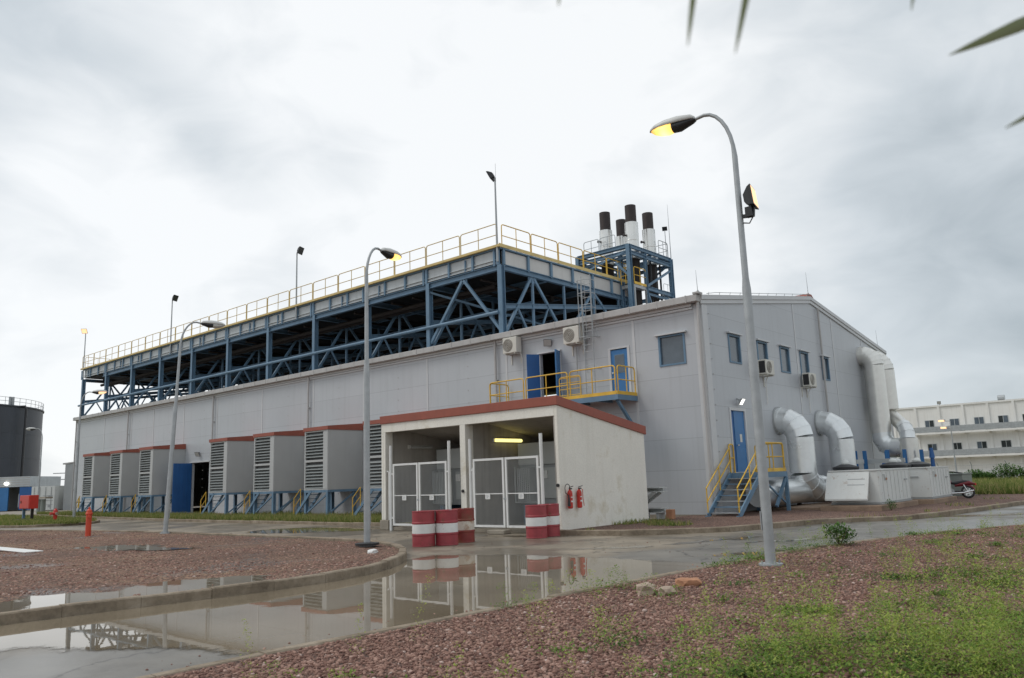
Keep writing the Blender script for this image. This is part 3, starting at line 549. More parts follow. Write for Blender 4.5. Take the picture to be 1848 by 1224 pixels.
def strip_xy(n):
    x = nrs.uniform(-60, -9.3, n); p = np.array(strip_k); yk = np.interp(x, p[:, 0], p[:, 1]); t = nrs.rand(n)**1.6; y = yk+.16+t*(-.6-yk); k = .6*vnoise(x, y, .7, 51)+.4*vnoise(x, y, 2.6, 57)+.35*(1-t) > .62; return x[k], y[k]
V, F, T = blades(60000, strip_xy, .06, .30, .1, .013); tag(pmesh('grass', V, F, m_grass, T), 'long green grass on the strip along the hall wall', 'grass', kind='stuff')
def isl_xy(n):
    x = nrs.uniform(-60, -32, n); p = np.array([q for q in left_k if q[1] < -9.6][::1]); lo = np.interp(x, p[:, 0], p[:, 1]); p2 = np.array([q for q in left_k if q[1] > -9.6]); o = np.argsort(p2[:, 0]); hi = np.interp(x, p2[o, 0], p2[o, 1]); y = lo+.2+nrs.rand(n)*(hi-lo-.4); k = vnoise(x, y, .5, 52) > .3; return x[k], y[k]
V, F, T = blades(26000, isl_xy, .06, .26, .1, .02); tag(pmesh('grass', V, F, m_grass, T), 'grass on the island round the fire cabinet and hydrant', 'grass', kind='stuff')
def fld_xy(n):
    x = nrs.uniform(-6, 22, n); y = 18+nrs.rand(n)**1.3*28.5; k = (x < 9+(y-18)*.5) & (x > -2-(y-18)*.2) & (vnoise(x, y, .35, 53)+.2*nrs.rand(n) > .35); return x[k], y[k]
V, F, T = blades(60000, fld_xy, .15, .5, .1, .035); tag(pmesh('grass', V, F, m_grass, T), 'tall rough grass on the field behind the grey green unit', 'grass', kind='stuff')
def cor_xy(n):
    x = np.concatenate([nrs.uniform(-1.2, 1.8, n//2), nrs.uniform(2, 7.4, n//2)]); y = np.concatenate([nrs.uniform(-7.8, -1.5, n//2), nrs.uniform(-3, 14, n//2)]); k = (x < interp_path(bld_k[:-12], y)-.3) & (vnoise(x, y, .8, 54) > .70) & ~((x > -.3) & (x < 5.2) & (y > 0) & (y < 12)); return x[k], y[k]
V, F, T = blades(9000, cor_xy, .04, .17, .1, .014); tag(pmesh('grass', V, F, m_grass, T), 'sparse grass on the soil beside the kerb at the hall corner', 'grass', kind='stuff')

def shrub(name, label, cat, loc, r, h, n, size, mat, group=None, stems=5):
    t = thing(name, label, cat, loc, group); x0, y0, z0 = loc
    q = nrs.normal(0, 1, (n, 3)); q /= np.linalg.norm(q, axis=1)[:, None]; rad = nrs.rand(n)**.45
    P = np.stack([q[:, 0]*rad*r, q[:, 1]*rad*r, (q[:, 2]*rad*.5+.52)*h], -1); lump = vnoise(P[:, 0]+x0, P[:, 2]+y0, 2.6/r, 60)+.4*nrs.rand(n); P = P[lump > .38]
    V, F, T = leaves(P, np.full(len(P), size)*nrs.uniform(.6, 1.4, len(P)), np.clip(nrs.normal(.45, .25, len(P)), 0, 1), .2, .5)
    o = pmesh('foliage', V, F, mat, T); o.parent = t
    s = MB()
    for k in range(stems):
        a = k*2.4; s.tube([Vector((x0, y0, z0)), Vector((x0+r*.3*math.cos(a), y0+r*.3*math.sin(a), z0+h*.4)), Vector((x0+r*.55*math.cos(a), y0+r*.55*math.sin(a), z0+h*.8))], .02, 5, True, [.018*h+.004, .012*h+.003, .004])
    s.build('stem', m_bark, t); return t
shrub('weed_bush', 'leafy green weed bush on the kerb behind the near lamp post', 'weed', (7.75, -9.85, .09), .33, .42, 520, .075, m_leaf)
shrub('weed_bush', 'small weed clump on the soil beside the white container plinth', 'weed', (4.9, 3.2, .1), .22, .35, 300, .05, m_leaf)
for i, (sx, sy, r_, h_) in enumerate([(-1.2, 45.6, .9, .95), (-.3, 45.2, .7, .7), (1.0, 45.7, 1.1, 1.35), (2.3, 45.4, .9, 1.0), (-2.6, 45.8, .9, .8), (3.6, 45.6, 1.2, 1.0)]):
    shrub('shrub', ['rounded dark shrub by the fence just right of the grey green unit', 'low gap filling shrub along the far wire fence', 'tallest of the far shrubs with sprouting tips by the white wall', 'bright shrub by the fence at the right picture edge', 'shrub tips showing over the grey green unit', 'shrub cut off by the right edge of the photo'][i], 'shrub', (sx, sy, .1), r_, h_, 1500, .16, m_leaf, 'shrubs along the far wire fence')

def rock(loc, s, label, mat=m_rock, name='rock'):
    rs = random.Random(int(abs(loc[0]*97+loc[1]*31))); import bmesh
    bm = bmesh.new(); bmesh.ops.create_icosphere(bm, subdivisions=2, radius=1)
    for v in bm.verts:
        k = 1+rs.uniform(-.16, .16); v.co = Vector((max(-.8, min(.8, v.co.x))*s[0], max(-.8, min(.8, v.co.y))*s[1], max(-.6, min(.7, v.co.z))*s[2]))*k
    me = bpy.data.meshes.new(name); bm.to_mesh(me); bm.free(); me.materials.append(mat); o = bpy.data.objects.new(name, me); COL.objects.link(o); o.location = loc; o.rotation_euler[2] = rs.uniform(0, 3); tag(o, label, 'rock'); return o
rock((7.86, -17.15, .14), (.17, .14, .11), 'squarish pale rock on the verge, leftmost of the near three')
rock((8.14, -17.1, .13), (.13, .11, .08), 'low rounded rock right beside the squarish pale rock')
rock((7.98, -16.25, .13), (.20, .15, .09), 'broken flat reddish rock a little beyond the other two', m_brick)
rock((-.62, -14.85, .13), (.14, .11, .08), 'small white stone on the gravel near the mid lamp base', m_white)
rock((-12.8, -19.2, .12), (.16, .12, .07), 'grey stone lying near the board on the gravel island')
b_ = MB().box(-.62, -.38, -2.42, -2.2, .1, .42).build('brick_block', m_brick, bevel=.015, origin=(-.5, -2.3, .1)); tag(b_, 'orange brick block standing beside the galvanised frame', 'brick')

# ================================================================== the power hall
WD, HE, HR, LN = 21.63, 7.82, 9.40, 59.4
slope = (HR-HE)/(WD/2)
hall = thing('power_hall', 'long grey metal clad power hall with gabled end and blue doors', 'building', (0, 0, 0))
def pierced(mb, u0, u1, z0, z1, holes, P, depth):
    """a wall face with openings; P(u, z, d) places a point d behind the face"""
    us = sorted({u0, u1, *[h[0] for h in holes], *[h[1] for h in holes]}); zs = sorted({z0, z1, *[h[2] for h in holes], *[h[3] for h in holes]})
    for a, b in zip(us, us[1:]):
        for c, d in zip(zs, zs[1:]):
            um, zm = (a+b)/2, (c+d)/2
            if any(h[0] < um < h[1] and h[2] < zm < h[3] for h in holes): continue
            mb.quad(P(a, c, 0), P(b, c, 0), P(b, d, 0), P(a, d, 0))
    for a, b, c, d in holes:
        mb.quad(P(a, c, 0), P(a, c, depth), P(a, d, depth), P(a, d, 0)); mb.quad(P(b, c, 0), P(b, d, 0), P(b, d, depth), P(b, c, depth))
        mb.quad(P(a, d, 0), P(a, d, depth), P(b, d, depth), P(b, d, 0)); mb.quad(P(a, c, 0), P(b, c, 0), P(b, c, depth), P(a, c, depth))
PA = lambda u, z, d: (u, d, z)
PB = lambda u, z, d: (-d, u, z)
BIGDOOR = (-38.65, -36.35, .12, 3.42); UPDOOR = (-7.78, -6.72, 4.66, 6.88); SIDEDOOR = (-4.16, -3.30, 4.66, 6.58); FWIN = (-1.90, -.76, 5.62, 6.80)
GDOOR = (1.66, 2.88, 1.58, 3.92); GW = [(1.98, 3.00), (4.52, 5.52), (6.80, 7.80), (8.98, 9.96), (11.58, 12.52)]; GWZ = (5.74, 6.88)
mb = MB(); pierced(mb, -LN, 0, .12, HE, [BIGDOOR, UPDOOR, SIDEDOOR, FWIN], PA, .16)
mb.build('front_wall', m_clad, hall)
mb = MB(); pierced(mb, 0, WD, .12, HE, [GDOOR]+[(a, b, *GWZ) for a, b in GW], PB, .16)
mb.quad((0, 0, HE), (0, WD, HE), (0, WD/2, HR)); mb.build('gable_wall', m_clad, hall)
mb = MB(); mb.box(-LN, -LN+.02, 0, WD, .12, HE); mb.quad((-LN, WD, HE), (-LN, 0, HE), (-LN, WD/2, HR)); mb.box(-LN, 0, WD-.02, WD, .12, HE); mb.build('back_wall', m_clad, hall)
mb = MB()
for x0, x1, y0, y1 in ((-LN+.05, -.05, -.02, .1), (-.1, .02, .1, WD-.1)): mb.box(x0, x1, y0, y1, .0, .118)
mb.build('plinth', m_concrete, hall)
mb = MB()  # dark lining behind the openings
mb.box(-39.5, -35.5, 4, 4.1, 0, 4); mb.box(-8.3, -6.2, 2.5, 2.6, 4.5, 7.2); mb.box(-8.3, -6.2, .2, 2.5, 4.5, 4.6); mb.box(-39.5, -35.5, .2, 4, .0, .1); mb.build('interior', m_inner, hall)
# roof
mb = MB(); ov = .28
for sgn in (0, 1):
    y0, y1 = (-.02, WD/2) if not sgn else (WD/2, WD+.05); z0, z1 = HE+.12, HR+.12
    if sgn: mb.extr([(.06, y0, z1), (.06, y1, z0-.0), (.06, y1, z0+.1), (.06, y0, z1+.1)], (-LN-.12, 0, 0))
    else: mb.extr([(.06, y0, z0), (.06, y1, z1), (.06, y1, z1+.1), (.06, y0, z0+.1)], (-LN-.12, 0, 0))
roof = mb.build('roof', m_roof, hall)
mb = MB()
for x in np.arange(-LN+.4, 0, 1.0): mb.bar((x, 0, HE+.235), (x, WD/2-.1, HR+.23), .06, .04)
mb.build('roof_rib', m_roof, roof)
# gable verge trim in two steps
for w, dz0, dz1, nm in ((.10, .10, .27, 'verge_trim'), (.06, -.06, .095, 'verge_trim')):
    mb = MB(); mb.extr([(.0, -.06, HE+dz0), (.0, WD/2, HR+dz0), (.0, WD/2, HR+dz1), (.0, -.06, HE+dz1)], (w, 0, 0)); mb.extr([(.0, WD/2+.001, HR+dz0), (.0, WD+.06, HE+dz0), (.0, WD+.06, HE+dz1), (.0, WD/2+.001, HR+dz1)], (w, 0, 0)); mb.build(nm, m_trim, hall)
# eaves gutter with brackets
mb = MB(); mb.box(-LN-.12, .02, -.34, -.02, 7.83, 8.09); gut = mb.build('gutter', m_gutter, hall, bevel=.02)
mb = MB()
for x in np.arange(-LN+.2, 0, 1.25): mb.box(x, x+.05, -.352, -.015, 7.815, 8.10)
mb.each('gutter_bracket', m_gutter, gut)
mb = MB().box(-LN, -.35, -.10, -.01, 7.72, 7.825); mb.build('eaves_flashing', m_trim, hall)
mb = MB().box(-LN, -.35, -.06, -.008, 7.62, 7.70); mb.build('eaves_trim', m_trim, hall)
mb = MB().box(-.12, .12, -.36, -.03, 8.10, 8.17); mb.build('gutter_cap', m_gutter, hall)
for x in (-10.32, -24.95, -35.85, -48.95, -59.25):
    mb = MB(); mb.tube([(x, -.12, 7.84), (x, -.12, .15)], .055, 8)
    for z in (2, 4, 6): mb.box(x-.075, x+.075, -.14, -.005, z, z+.05)
    mb.build('downpipe', m_gutter, hall)
mb = MB(); mb.tube([(-.06, -.13, 7.85), (-.06, -.13, .15)], .06, 8); mb.build('downpipe', m_gutter, hall)
for y, zt, mt in ((11.57, 9.2, m_gutter),):
    mb = MB(); mb.tube([(.09, y, zt), (.09, y, 4.2), (.09, y, .4)], .05, 8); mb.build('downpipe', mt, hall)
mb = MB()
for x in [-3.0, -9.75, -15, -20, -24.6, -30, -35.5, -40.1, -44.8, -48.55, -53.6]: mb.box(x-.055, x+.055, -.016, -.002, .13, 7.6)
mb.each('cover_strip', m_trim, hall)
mb = MB()
for y in (3.87, 8.68, 13.4, 17.7): mb.box(.002, .016, y-.055, y+.055, .13, HE+slope*min(y, WD-y)-.08)
mb.each('cover_strip', m_trim, hall)
mb = MB(); mb.box(.002, .02, .02, .42, .13, HE-.05); mb.box(-.30, .018, -.018, -.002, .13, 7.6); mb.each('corner_trim', m_trim, hall)
# rivet rows between the strips
mb = MB()
for x in np.arange(-57.5, -10, 5.0)+.3:
    for z in np.arange(.6, 7.5, .57): mb.box(x-.022, x+.022, -.012, -.001, z, z+.045)
for z in np.arange(.6, 7.6, .57): mb.box(.020, .03, .5, .545, z, z+.045)
mb.build('rivet_row', m_gutter, hall)
def window(u0, u1, z0, z1, P, face):
    """blue frame set into the opening, pane, and a cream hood above"""
    fw = .075; f = MB()
    def bx(a, b, c, d, d0, d1, mbx):
        p, q = P(a, c, d0), P(b, d, d1); mbx.box(min(p[0], q[0]), max(p[0], q[0]), min(p[1], q[1]), max(p[1], q[1]), c, d)
    f2 = .07
    bx(u0, u0+fw, z0, z1, -.03, .10, f); bx(u1-fw, u1, z0, z1, -.03, .10, f); bx(u0+fw, u1-fw, z0, z0+f2, -.028, .10, f); bx(u0+fw, u1-fw, z1-f2, z1, -.028, .10, f)
    w = f.build('window', m_blue, hall)
    g_ = MB(); bx(u0+fw, u1-fw, z0+f2, z1-f2, .05, .06, g_); g_.build('pane', m_glass, w)
    h = MB(); bx(u0-.10, u1+.10, z1+.004, z1+.06, -.13, -.002, h); h.build('hood', m_trim, w)
window(*FWIN, PA, 'a')
for a, b in GW: window(a, b, *GWZ, PB, 'b')
# doors
mb = MB(); mb.box(-38.70, -38.64, -1.30, -.02, .16, 3.42); d = mb.build('door_leaf', m_bluedeep, hall); d['label'] = 'tall blue leaf of the ground floor doorway standing open'
mb = MB()
for y in np.arange(-1.2, -.1, .28): mb.box(-38.638, -38.625, y, y+.03, .2, 3.38)
mb.build('door_rib', m_bluedeep, d)
mb = MB(); mb.box(-38.9, -36.2, -.10, -.012, 3.44, 3.52); mb.build('door_hood', m_trim, hall)
mb = MB(); mb.box(UPDOOR[0]-.1, UPDOOR[1]+.1, -.09, -.004, UPDOOR[3]+.004, UPDOOR[3]+.06); mb.build('door_hood', m_trim, hall)
mb = MB()
for x in (UPDOOR[0]-.07, UPDOOR[1]+.005): mb.box(x, x+.065, -.02, .12, UPDOOR[2], UPDOOR[3])
mb.each('door_frame', m_trim, hall)
# open leaves: left folded flat against the wall, right one standing out
lf = MB(); lf.bar((UPDOOR[0]-.02, -.06, 5.77), (UPDOOR[0]-.32, -.54, 5.77), .05, 2.2); lf = lf.build('door_leaf', m_bluedeep, hall)
rf = MB(); rf.bar((UPDOOR[1]+.03, -.05, 5.77), (UPDOOR[1]+.26, -.62, 5.77), .05, 2.2); rf = rf.build('door_leaf', m_bluedoor, hall); rf['label'] = 'right door leaf standing half open'
mb = MB(); mb.box(UPDOOR[1]+.06, UPDOOR[1]+.14, -.40, -.28, 5.6, 5.64); mb.build('handle', m_chrome, rf)
mb = MB(); a, b, c, dd = SIDEDOOR
mb.box(a+.03, b-.03, .02, .07, c, dd-.03); d = mb.build('door', m_bluedoor, hall)
mb = MB(); mb.box(a+.22, b-.22, .005, .018, dd-.95, dd-.25); mb.build('window', m_glass, d)
mb = MB(); mb.box(a+.19, b-.19, .012, .019, dd-.98, dd-.22); mb.build('window_frame', m_blue, d)
mb = MB(); mb.box(a+.08, a+.14, -.03, .018, c+.95, c+1.0); mb.build('handle', m_chrome, d)
mb = MB(); mb.box(a-.08, a+.028, -.025, .1, c, dd+.07); mb.box(b-.028, b+.08, -.025, .1, c, dd+.07); mb.box(a+.03, b-.03, -.025, .1, dd, dd+.07); mb.each('door_frame', m_trim, hall)
a, b, c, dd = GDOOR
mb = MB(); mb.box(-.08, -.03, a+.33, b-.04, c, dd-.04); d = mb.build('door', m_bluedoor, hall); d['label'] = 'light blue main leaf of the gable door with a small sticker'
mb = MB(); mb.box(-.10, -.05, a+.04, a+.32, c, dd-.04); mb.build('door', m_bluedeep, hall)
mb = MB(); mb.box(-.032, -.026, a+.72, a+.90, c+1.12, c+1.42); mb.build('sticker', m_ac, d)
mb = MB(); mb.box(-.03, .03, a+.40, a+.5, c+.98, c+1.02); mb.build('handle', m_chrome, d)
mb = MB(); mb.box(-.1, .025, a-.08, a+.03, c, dd+.08); mb.box(-.1, .025, b-.03, b+.08, c, dd+.08); mb.box(-.1, .025, a+.03, b-.03, dd-.03, dd+.08); mb.each('door_frame', m_trim, hall)
# ridge and lightning rods
def rod(loc, h, label):
    mb = MB(); mb.tube([loc, (loc[0]-.02, loc[1], loc[2]+h)], .012, 5, True, [.014, .005]); mb.cyl(loc, (loc[0], loc[1], loc[2]+.08), .05, .03, 8); tag(mb.build('lightning_rod', m_galv, origin=loc), label, 'lightning rod')
rod((.0, -.15, 8.18), .85, 'thin lightning rod on the gutter end at the hall corner')
rod((.0, WD/2, HR+.37), 1.1, 'thin lightning rod on the red ridge cap of the gable')
rod((-.2, WD-.4, HE+.3), 1.2, 'thin lightning rod at the far eaves above the silver ducts')
mb = MB(); mb.extr([(.08, WD/2-.45, HR+.20), (.08, WD/2+.45, HR+.20), (.08, WD/2+.2, HR+.38), (.08, WD/2-.2, HR+.38)], (-LN-.1, 0, 0)); mb.build('ridge_cap', m_red, hall)
mb = MB(); mb.tube([(.12, .3, HE+.36)]+[(.12, y, HE+.36+slope*y) for y in np.arange(1, WD/2, .8)], .012, 5)
for y in np.arange(.5, WD/2, .9): mb.cyl((.08, y, HE+.27+slope*y), (.12, y, HE+.38+slope*y), .01, n=5)
mb.build('lightning_wire', m_galv, hall)

# ================================================================== steel roof deck with radiators
XD0, XD1, YD0, YD1 = -59.9, -10.35, .5, 11.3
ZB, ZT, ZS = 11.62, 12.35, 11.42
deck = thing('radiator_deck', 'blue steel deck on posts and trusses above the hall roof', 'roof structure', (XD1, YD0, 8.2))
roofz = lambda y: HE+.24+slope*y
frames = [XD1-5.0*k for k in range(10)]+[XD0+.0]
frames = [XD1-.0-4.955*k for k in range(11)]
for x in frames:
    for y in (YD0, YD1-.1):
        mb = MB(); mb.ibeam((x, y, roofz(y)-.02), (x, y, ZS+.1), .24, .24, up=(0,1,0), t=.025); mb.box(x-.2, x+.2, y-.2, y+.2, roofz(y)-.03, roofz(y)+.06); mb.build('post', m_blue, deck)
W_ = .13
def truss(x):
    mb = MB(); zb = lambda y: roofz(y)+.02; hm = lambda y: 9.55+(y-.5)*.135
    up = (0, 0, 1)
    mb.ibeam((x, YD0+.12, ZS), (x, YD1-.2, ZS), .2, .24)
    mb.ibeam((x, .62, 9.55), (x, YD1-.2, 10.95), .16, .2)
    for ya, yl, yr in ((2.75, .62, 4.95), (7.80, 5.65, 9.95)):
        mb.bar((x, ya-.08, ZS-.14), (x, yl, zb(yl)+.05), .1, W_); mb.bar((x, ya+.08, ZS-.14), (x, yr, zb(yr)+.05), .1, W_); mb.bar((x, ya, ZS-.12), (x, ya, zb(ya)), .1, .11, up=(0,1,0))
        for sgn, ye in ((-1, ya-.5), (1, ya+.5)):
            yq = ya+sgn*1.15; mb.bar((x+.01, yq, hm(yq)-.1), (x+.01, ya+sgn*.42, zb(ya)), .07, .08)
    mb.bar((x, 5.25, ZS-.12), (x, 5.25, zb(5.25)), .1, .11, up=(0,1,0)); mb.box(x-.02, x+.02, 2.45, 3.05, ZS-.42, ZS-.12); mb.box(x-.02, x+.02, 7.5, 8.1, ZS-.42, ZS-.12)
    mb.bar((x, 10.2, ZS-.1), (x, 10.2, zb(10.2)), .1, .11, up=(0,1,0))
    return mb.build('truss', m_blue, deck)
for x in frames: truss(x)
for y, z in ((YD0, ZS), (YD1-.1, ZS), (3.9, ZS-.02), (7.6, ZS-.02)):
    mb = MB(); mb.ibeam((XD0+4.2 if y == YD0 else XD0, y, z), (XD1-.1, y, z), .2, .26); mb.build('chord', m_blue, deck)
mb = MB(); mb.tube([(XD0-.5, YD0-.14, 9.22), (XD1-.1, YD0-.14, 9.25)], .085, 8); mb.build('strut', m_blue, deck)
mb = MB(); mb.tube([(XD0, YD1, 10.6), (XD1, YD1, 10.6)], .08, 8); mb.build('strut', m_blue, deck)
for y0_, y1_ in ((2.75, 2.75), (7.8, 7.8)):
    mb = MB(); mb.ibeam((XD0, y0_, 10.0 if y0_ < 5 else 10.6), (XD1, y0_, 10.0 if y0_ < 5 else 10.6), .14, .16); mb.build('strut', m_blue, deck)
# bracing in the front plane of the end bays and in the roof plane
mb = MB(); xa = (frames[0]+frames[1])/2
for xe in (frames[0]-.12, frames[1]+.12): mb.bar((xa, YD0-.02, 11.28), (xe, YD0-.02, 8.45), .12, .13)
mb.box(xa-.25, xa+.25, YD0-.03, YD0+.01, 11.05, 11.35)
for k in (4, 5, 9):
    a, b = frames[k], frames[k+1]
    mb.bar((a, YD1-.1, 11.2), ((a+b)/2, YD1-.1, 9.7), .1, .1); mb.bar((b, YD1-.1, 11.2), ((a+b)/2, YD1-.1, 9.7), .1, .1)
a, b = frames[9], frames[10]
mb.bar((a, YD0+2.2, 11.2), ((a+b)/2, YD0+2.2, 8.6), .1, .1); mb.bar((b, YD0+2.2, 11.2), ((a+b)/2, YD0+2.2, 8.6), .1, .1)
mb.bar((frames[1], YD0, 11.1), (frames[0], 5.2, 8.9), .1, .1); mb.bar((frames[0]-.15, .7, 9.1), (frames[1]+.4, 8, 11.1), .1, .1)
mb.each('brace', m_blue, deck)
# pipes running under the deck
mb = MB()
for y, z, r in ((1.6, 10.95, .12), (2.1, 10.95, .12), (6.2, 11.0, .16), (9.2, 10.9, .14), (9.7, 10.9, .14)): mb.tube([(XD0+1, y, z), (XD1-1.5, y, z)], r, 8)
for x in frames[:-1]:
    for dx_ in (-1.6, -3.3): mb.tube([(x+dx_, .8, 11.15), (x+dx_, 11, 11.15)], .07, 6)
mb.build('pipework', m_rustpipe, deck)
mb = MB()
for k in range(10):
    for j in range(3):
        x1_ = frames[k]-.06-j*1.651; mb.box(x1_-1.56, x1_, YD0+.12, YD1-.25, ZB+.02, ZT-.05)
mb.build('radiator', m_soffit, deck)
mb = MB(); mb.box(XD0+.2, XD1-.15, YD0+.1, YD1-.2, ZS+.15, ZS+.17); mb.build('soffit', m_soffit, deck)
mb = MB(); mb.box(-52.5, XD1-.3, YD1-.35, YD1-.25, 10.72, ZS+.1); mb.build('sky_gap_blocker', m_soffit, deck)  # added dark board that shuts off the bright sky gaps under the deck
# fascia panels (front: flanged galvanised trough; side: flat aluminium)
mb = MB(); mb.box(XD0+.1, XD1-.2, YD0-.02, YD0+.08, ZB+.04, ZT-.08); mb.box(XD0+.1, XD1-.2, YD0-.09, YD0+.02, ZB, ZB+.035); mb.box(XD0+.1, XD1-.2, YD0-.09, YD0+.02, ZB+.16, ZB+.185)
mb.build('fascia', m_fascia, deck)
mb = MB(); mb.box(XD1-.08, XD1+.0, YD0+.14, YD1, ZB-.02, ZT-.10); mb.build('fascia', m_fasciaside, deck)
mb = MB(); mb.box(XD0-.0, XD0+.06, YD0+.1, YD1, ZB-.02, ZT-.10); mb.build('fascia', m_fascia, deck)
mb = MB()
for k in range(31):
    x = XD1-.1-1.6517*k; w = .12 if k % 3 else .16
    mb.box(x-w/2, x+w/2, YD0-.12, YD0-.025, ZB-.08, ZT-.07)
    if k % 3 == 0: mb.box(x-w/2-.2, x-w/2-.08, YD0-.12, YD0-.025, ZB-.12, ZT-.07)
    elif k % 2: mb.box(x-.55, x-.49, YD0-.10, YD0-.025, ZB-.02, ZT-.15)
for k in range(7):
    y = YD0+.16+1.78*k; mb.box(XD1+.003, XD1+.10, y-.07, y+.07, ZB-.14, ZT-.07)
mb.each('stiffener', m_blue, deck)
mb = MB(); mb.box(XD0, XD1+.10, YD0-.13, YD0+.06, ZT-.068, ZT-.01); mb.box(XD1-.10, XD1+.12, YD0+.062, YD1+.1, ZT-.068, ZT-.01); mb.each('edge_beam', m_blue, deck)
mb = MB(); mb.box(XD0-.25, XD1+.15, YD0-.26, YD0-.235, ZT-.005, ZT+.11); mb.box(XD1+.125, XD1+.15, YD0-.23, YD1+.1, ZT-.005, ZT+.16); mb.box(XD0-.25, XD1+.12, YD0-.232, YD0+.5, ZT-.005, ZT+.03)
mb.each('toe_board', m_yellowp, deck)
RT = ZT+1.14
def rails(par, mat, *runs):
    for a in runs:
        p, q, n = Vector(a[0]), Vector(a[1]), a[4]
        for k in range(n):
            mb = MB(); rail_run(mb, p+(q-p)*k/n, p+(q-p)*(k+1)/n, a[2], a[3], 1, *a[5:]); mb.build('railing', mat, par)
def rail_run(mb, a, b, z0, zt, n, r=.021, mid=True, posts=1):
    """n rounded guard rail panels from a to b"""
    a, b = Vector(a), Vector(b); d = (b-a)/n; u = d.normalized(); up_ = Vector((0,0,1))
    for k in range(n):
        p, q = a+d*k+u*.04, a+d*(k+1)-u*.04; c = .12
        pts = [p+up_*z0, p+up_*(zt-c)]+[p+u*(c-c*math.cos(t))+up_*(zt-c+c*math.sin(t)) for t in (.5, 1.05, 1.57)]+[q-u*(c-c*math.cos(t))+up_*(zt-c+c*math.sin(t)) for t in (1.57, 1.05, .5)]+[q+up_*(zt-c), q+up_*z0]
        mb.tube(pts, r, 6)
        if mid: mb.tube([p+up_*(z0+(zt-z0)*.52), q+up_*(z0+(zt-z0)*.52)], r*.85, 5)
        for j in range(posts):
            w = p+(q-p)*((j+1)/(posts+1)); mb.tube([w+up_*z0, w+up_*zt], r*.85, 5)
rails(deck, m_yellowp, ((XD0, YD0-.20, 0), (XD1+.02, YD0-.20, 0), ZT, RT, 20, .025))
rails(deck, m_yellow, ((XD1+.08, YD0+.0, 0), (XD1+.08, YD1, 0), ZT, RT, 5, .025))
rails(deck, m_yellowp, ((XD0, YD0, 0), (XD0, YD1, 0), ZT, RT, 5))

# floodlight masts on the deck edge
def flood_head(mb_s, mb_l, c, d, s=.42):
    """a black floodlight: c the hinge, d the way it faces"""
    c, d = Vector(c), Vector(d).normalized(); r = d.cross(Vector((0,0,1))).normalized(); u = r.cross(d)
    def ring(o, w, h): return [c+d*o+r*sx*w+u*sz*h for sx, sz in ((-1,-1),(1,-1),(1,1),(-1,1))]
    vs = ring(-s*.38, s*.22, s*.16)+ring(-s*.12, s*.42, s*.40)+ring(.04*s, s*.5, s*.46)
    mb_s.add(vs, [(3,2,1,0)]+[(k+i, k+(i+1) % 4, k+4+(i+1) % 4, k+4+i) for k in (0, 4) for i in range(4)]+[(8,9,10,11)])
    mb_l.add(ring(.05*s, s*.45, s*.41), [(0,1,2,3)])
def mast(x, h, d, lit, label, rodh=0, y=.32):
    t = thing('floodlight_mast', label, 'floodlight', (x, y, 11.65), 'floodlight masts along the deck edge')
    mb = MB(); mb.tube([(x, y, 11.65), (x, y, h)], .045, 8, True, [.055, .038])
    mb.build('pole', m_galv, t)
    if rodh: mb = MB(); mb.tube([(x+.05, y, h-.2), (x+.05, y, h+rodh)], .008, 5); mb.build('lightning_rod', m_galv, t)
    a, b = MB(), MB(); flood_head(a, b, (x+d[0]*.28, y+d[1]*.28, h+.10), d, .5); a.bar((x, y, h), (x+d[0]*.2, y+d[1]*.2, h+.08), .05, .05)
    hd = a.build('lamp_head', m_black, t); b.build('lens', m_lenspale if lit else m_glassdark, hd)
mast(-10.38, 15.78, (-.8, -.35, -.45), False, 'dark floodlight on the tall mast at the near deck corner with a lightning rod', .7)
mast(-26.95, 15.72, (.85, .40, -.35), False, 'dark floodlight mast in the middle of the deck edge')
mast(-43.3, 15.68, (.85, .40, -.35), False, 'dark floodlight mast on the deck edge, second from the left')
mast(-59.65, 15.62, (.5, -.6, -.5), True, 'floodlight mast with orange lit lamp at the far left deck end')

# ================================================================== exhaust stacks and their frame
for (x, y, zb, zt, lab) in ((-11.78, 11.47, 15.9, 17.0, 'exhaust stack standing leftmost of the four, dark above silver cladding'), (-11.88, 13.35, 15.95, 17.0, 'exhaust stack half hidden behind the others, its dark top lowest in view'),
                        (-10.02, 11.53, 15.98, 17.0, 'exhaust stack whose dark top reaches highest, rising behind the blue corner column'), (-10.07, 13.47, 15.98, 17.0, 'exhaust stack standing rightmost of the four')):
    t = thing('exhaust_stack', lab, 'chimney', (x, y, 9.3), 'exhaust stacks on the roof'); c = (x, y, 0)
    lo = 9.0
    mb = MB(); mb.lathe([(.32, zb-.1), (.32, zt), (.29, zt), (.29, zb-.2)], c, 24); mb.build('stack_top', m_stack, t)
    mb = MB(); mb.lathe([(.33, zb), (.385, zb-.02), (.385, 14.92), (.39, 14.9), (.39, 14.86), (.385, 14.84), (.385, 14.0), (.40, 13.98), (.40, 13.8), (.33, 13.75)], c, 28); mb.build('cladding', m_silver, t)
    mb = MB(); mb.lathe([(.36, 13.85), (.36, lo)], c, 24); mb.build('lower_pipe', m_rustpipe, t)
    for a, z in ((2.6, 15.05), (4.2, 15.2)):
        mb = MB(); d = Vector((math.cos(a), math.sin(a), 0)); p = Vector((x, y, z)); mb.cyl(p+d*.36, p+d*.52, .055, n=10); mb.cyl(p+d*.50, p+d*.55, .085, n=10); mb.build('sampling_port', m_stack, t)
TX0, TX1, TY0, TY1, TZ = -12.9, -9.4, 10.1, 14.62, 14.25
fr = thing('stack_frame', 'blue steel tower frame with platforms round the exhaust stacks', 'frame', (TX1, TY0, 9.3))
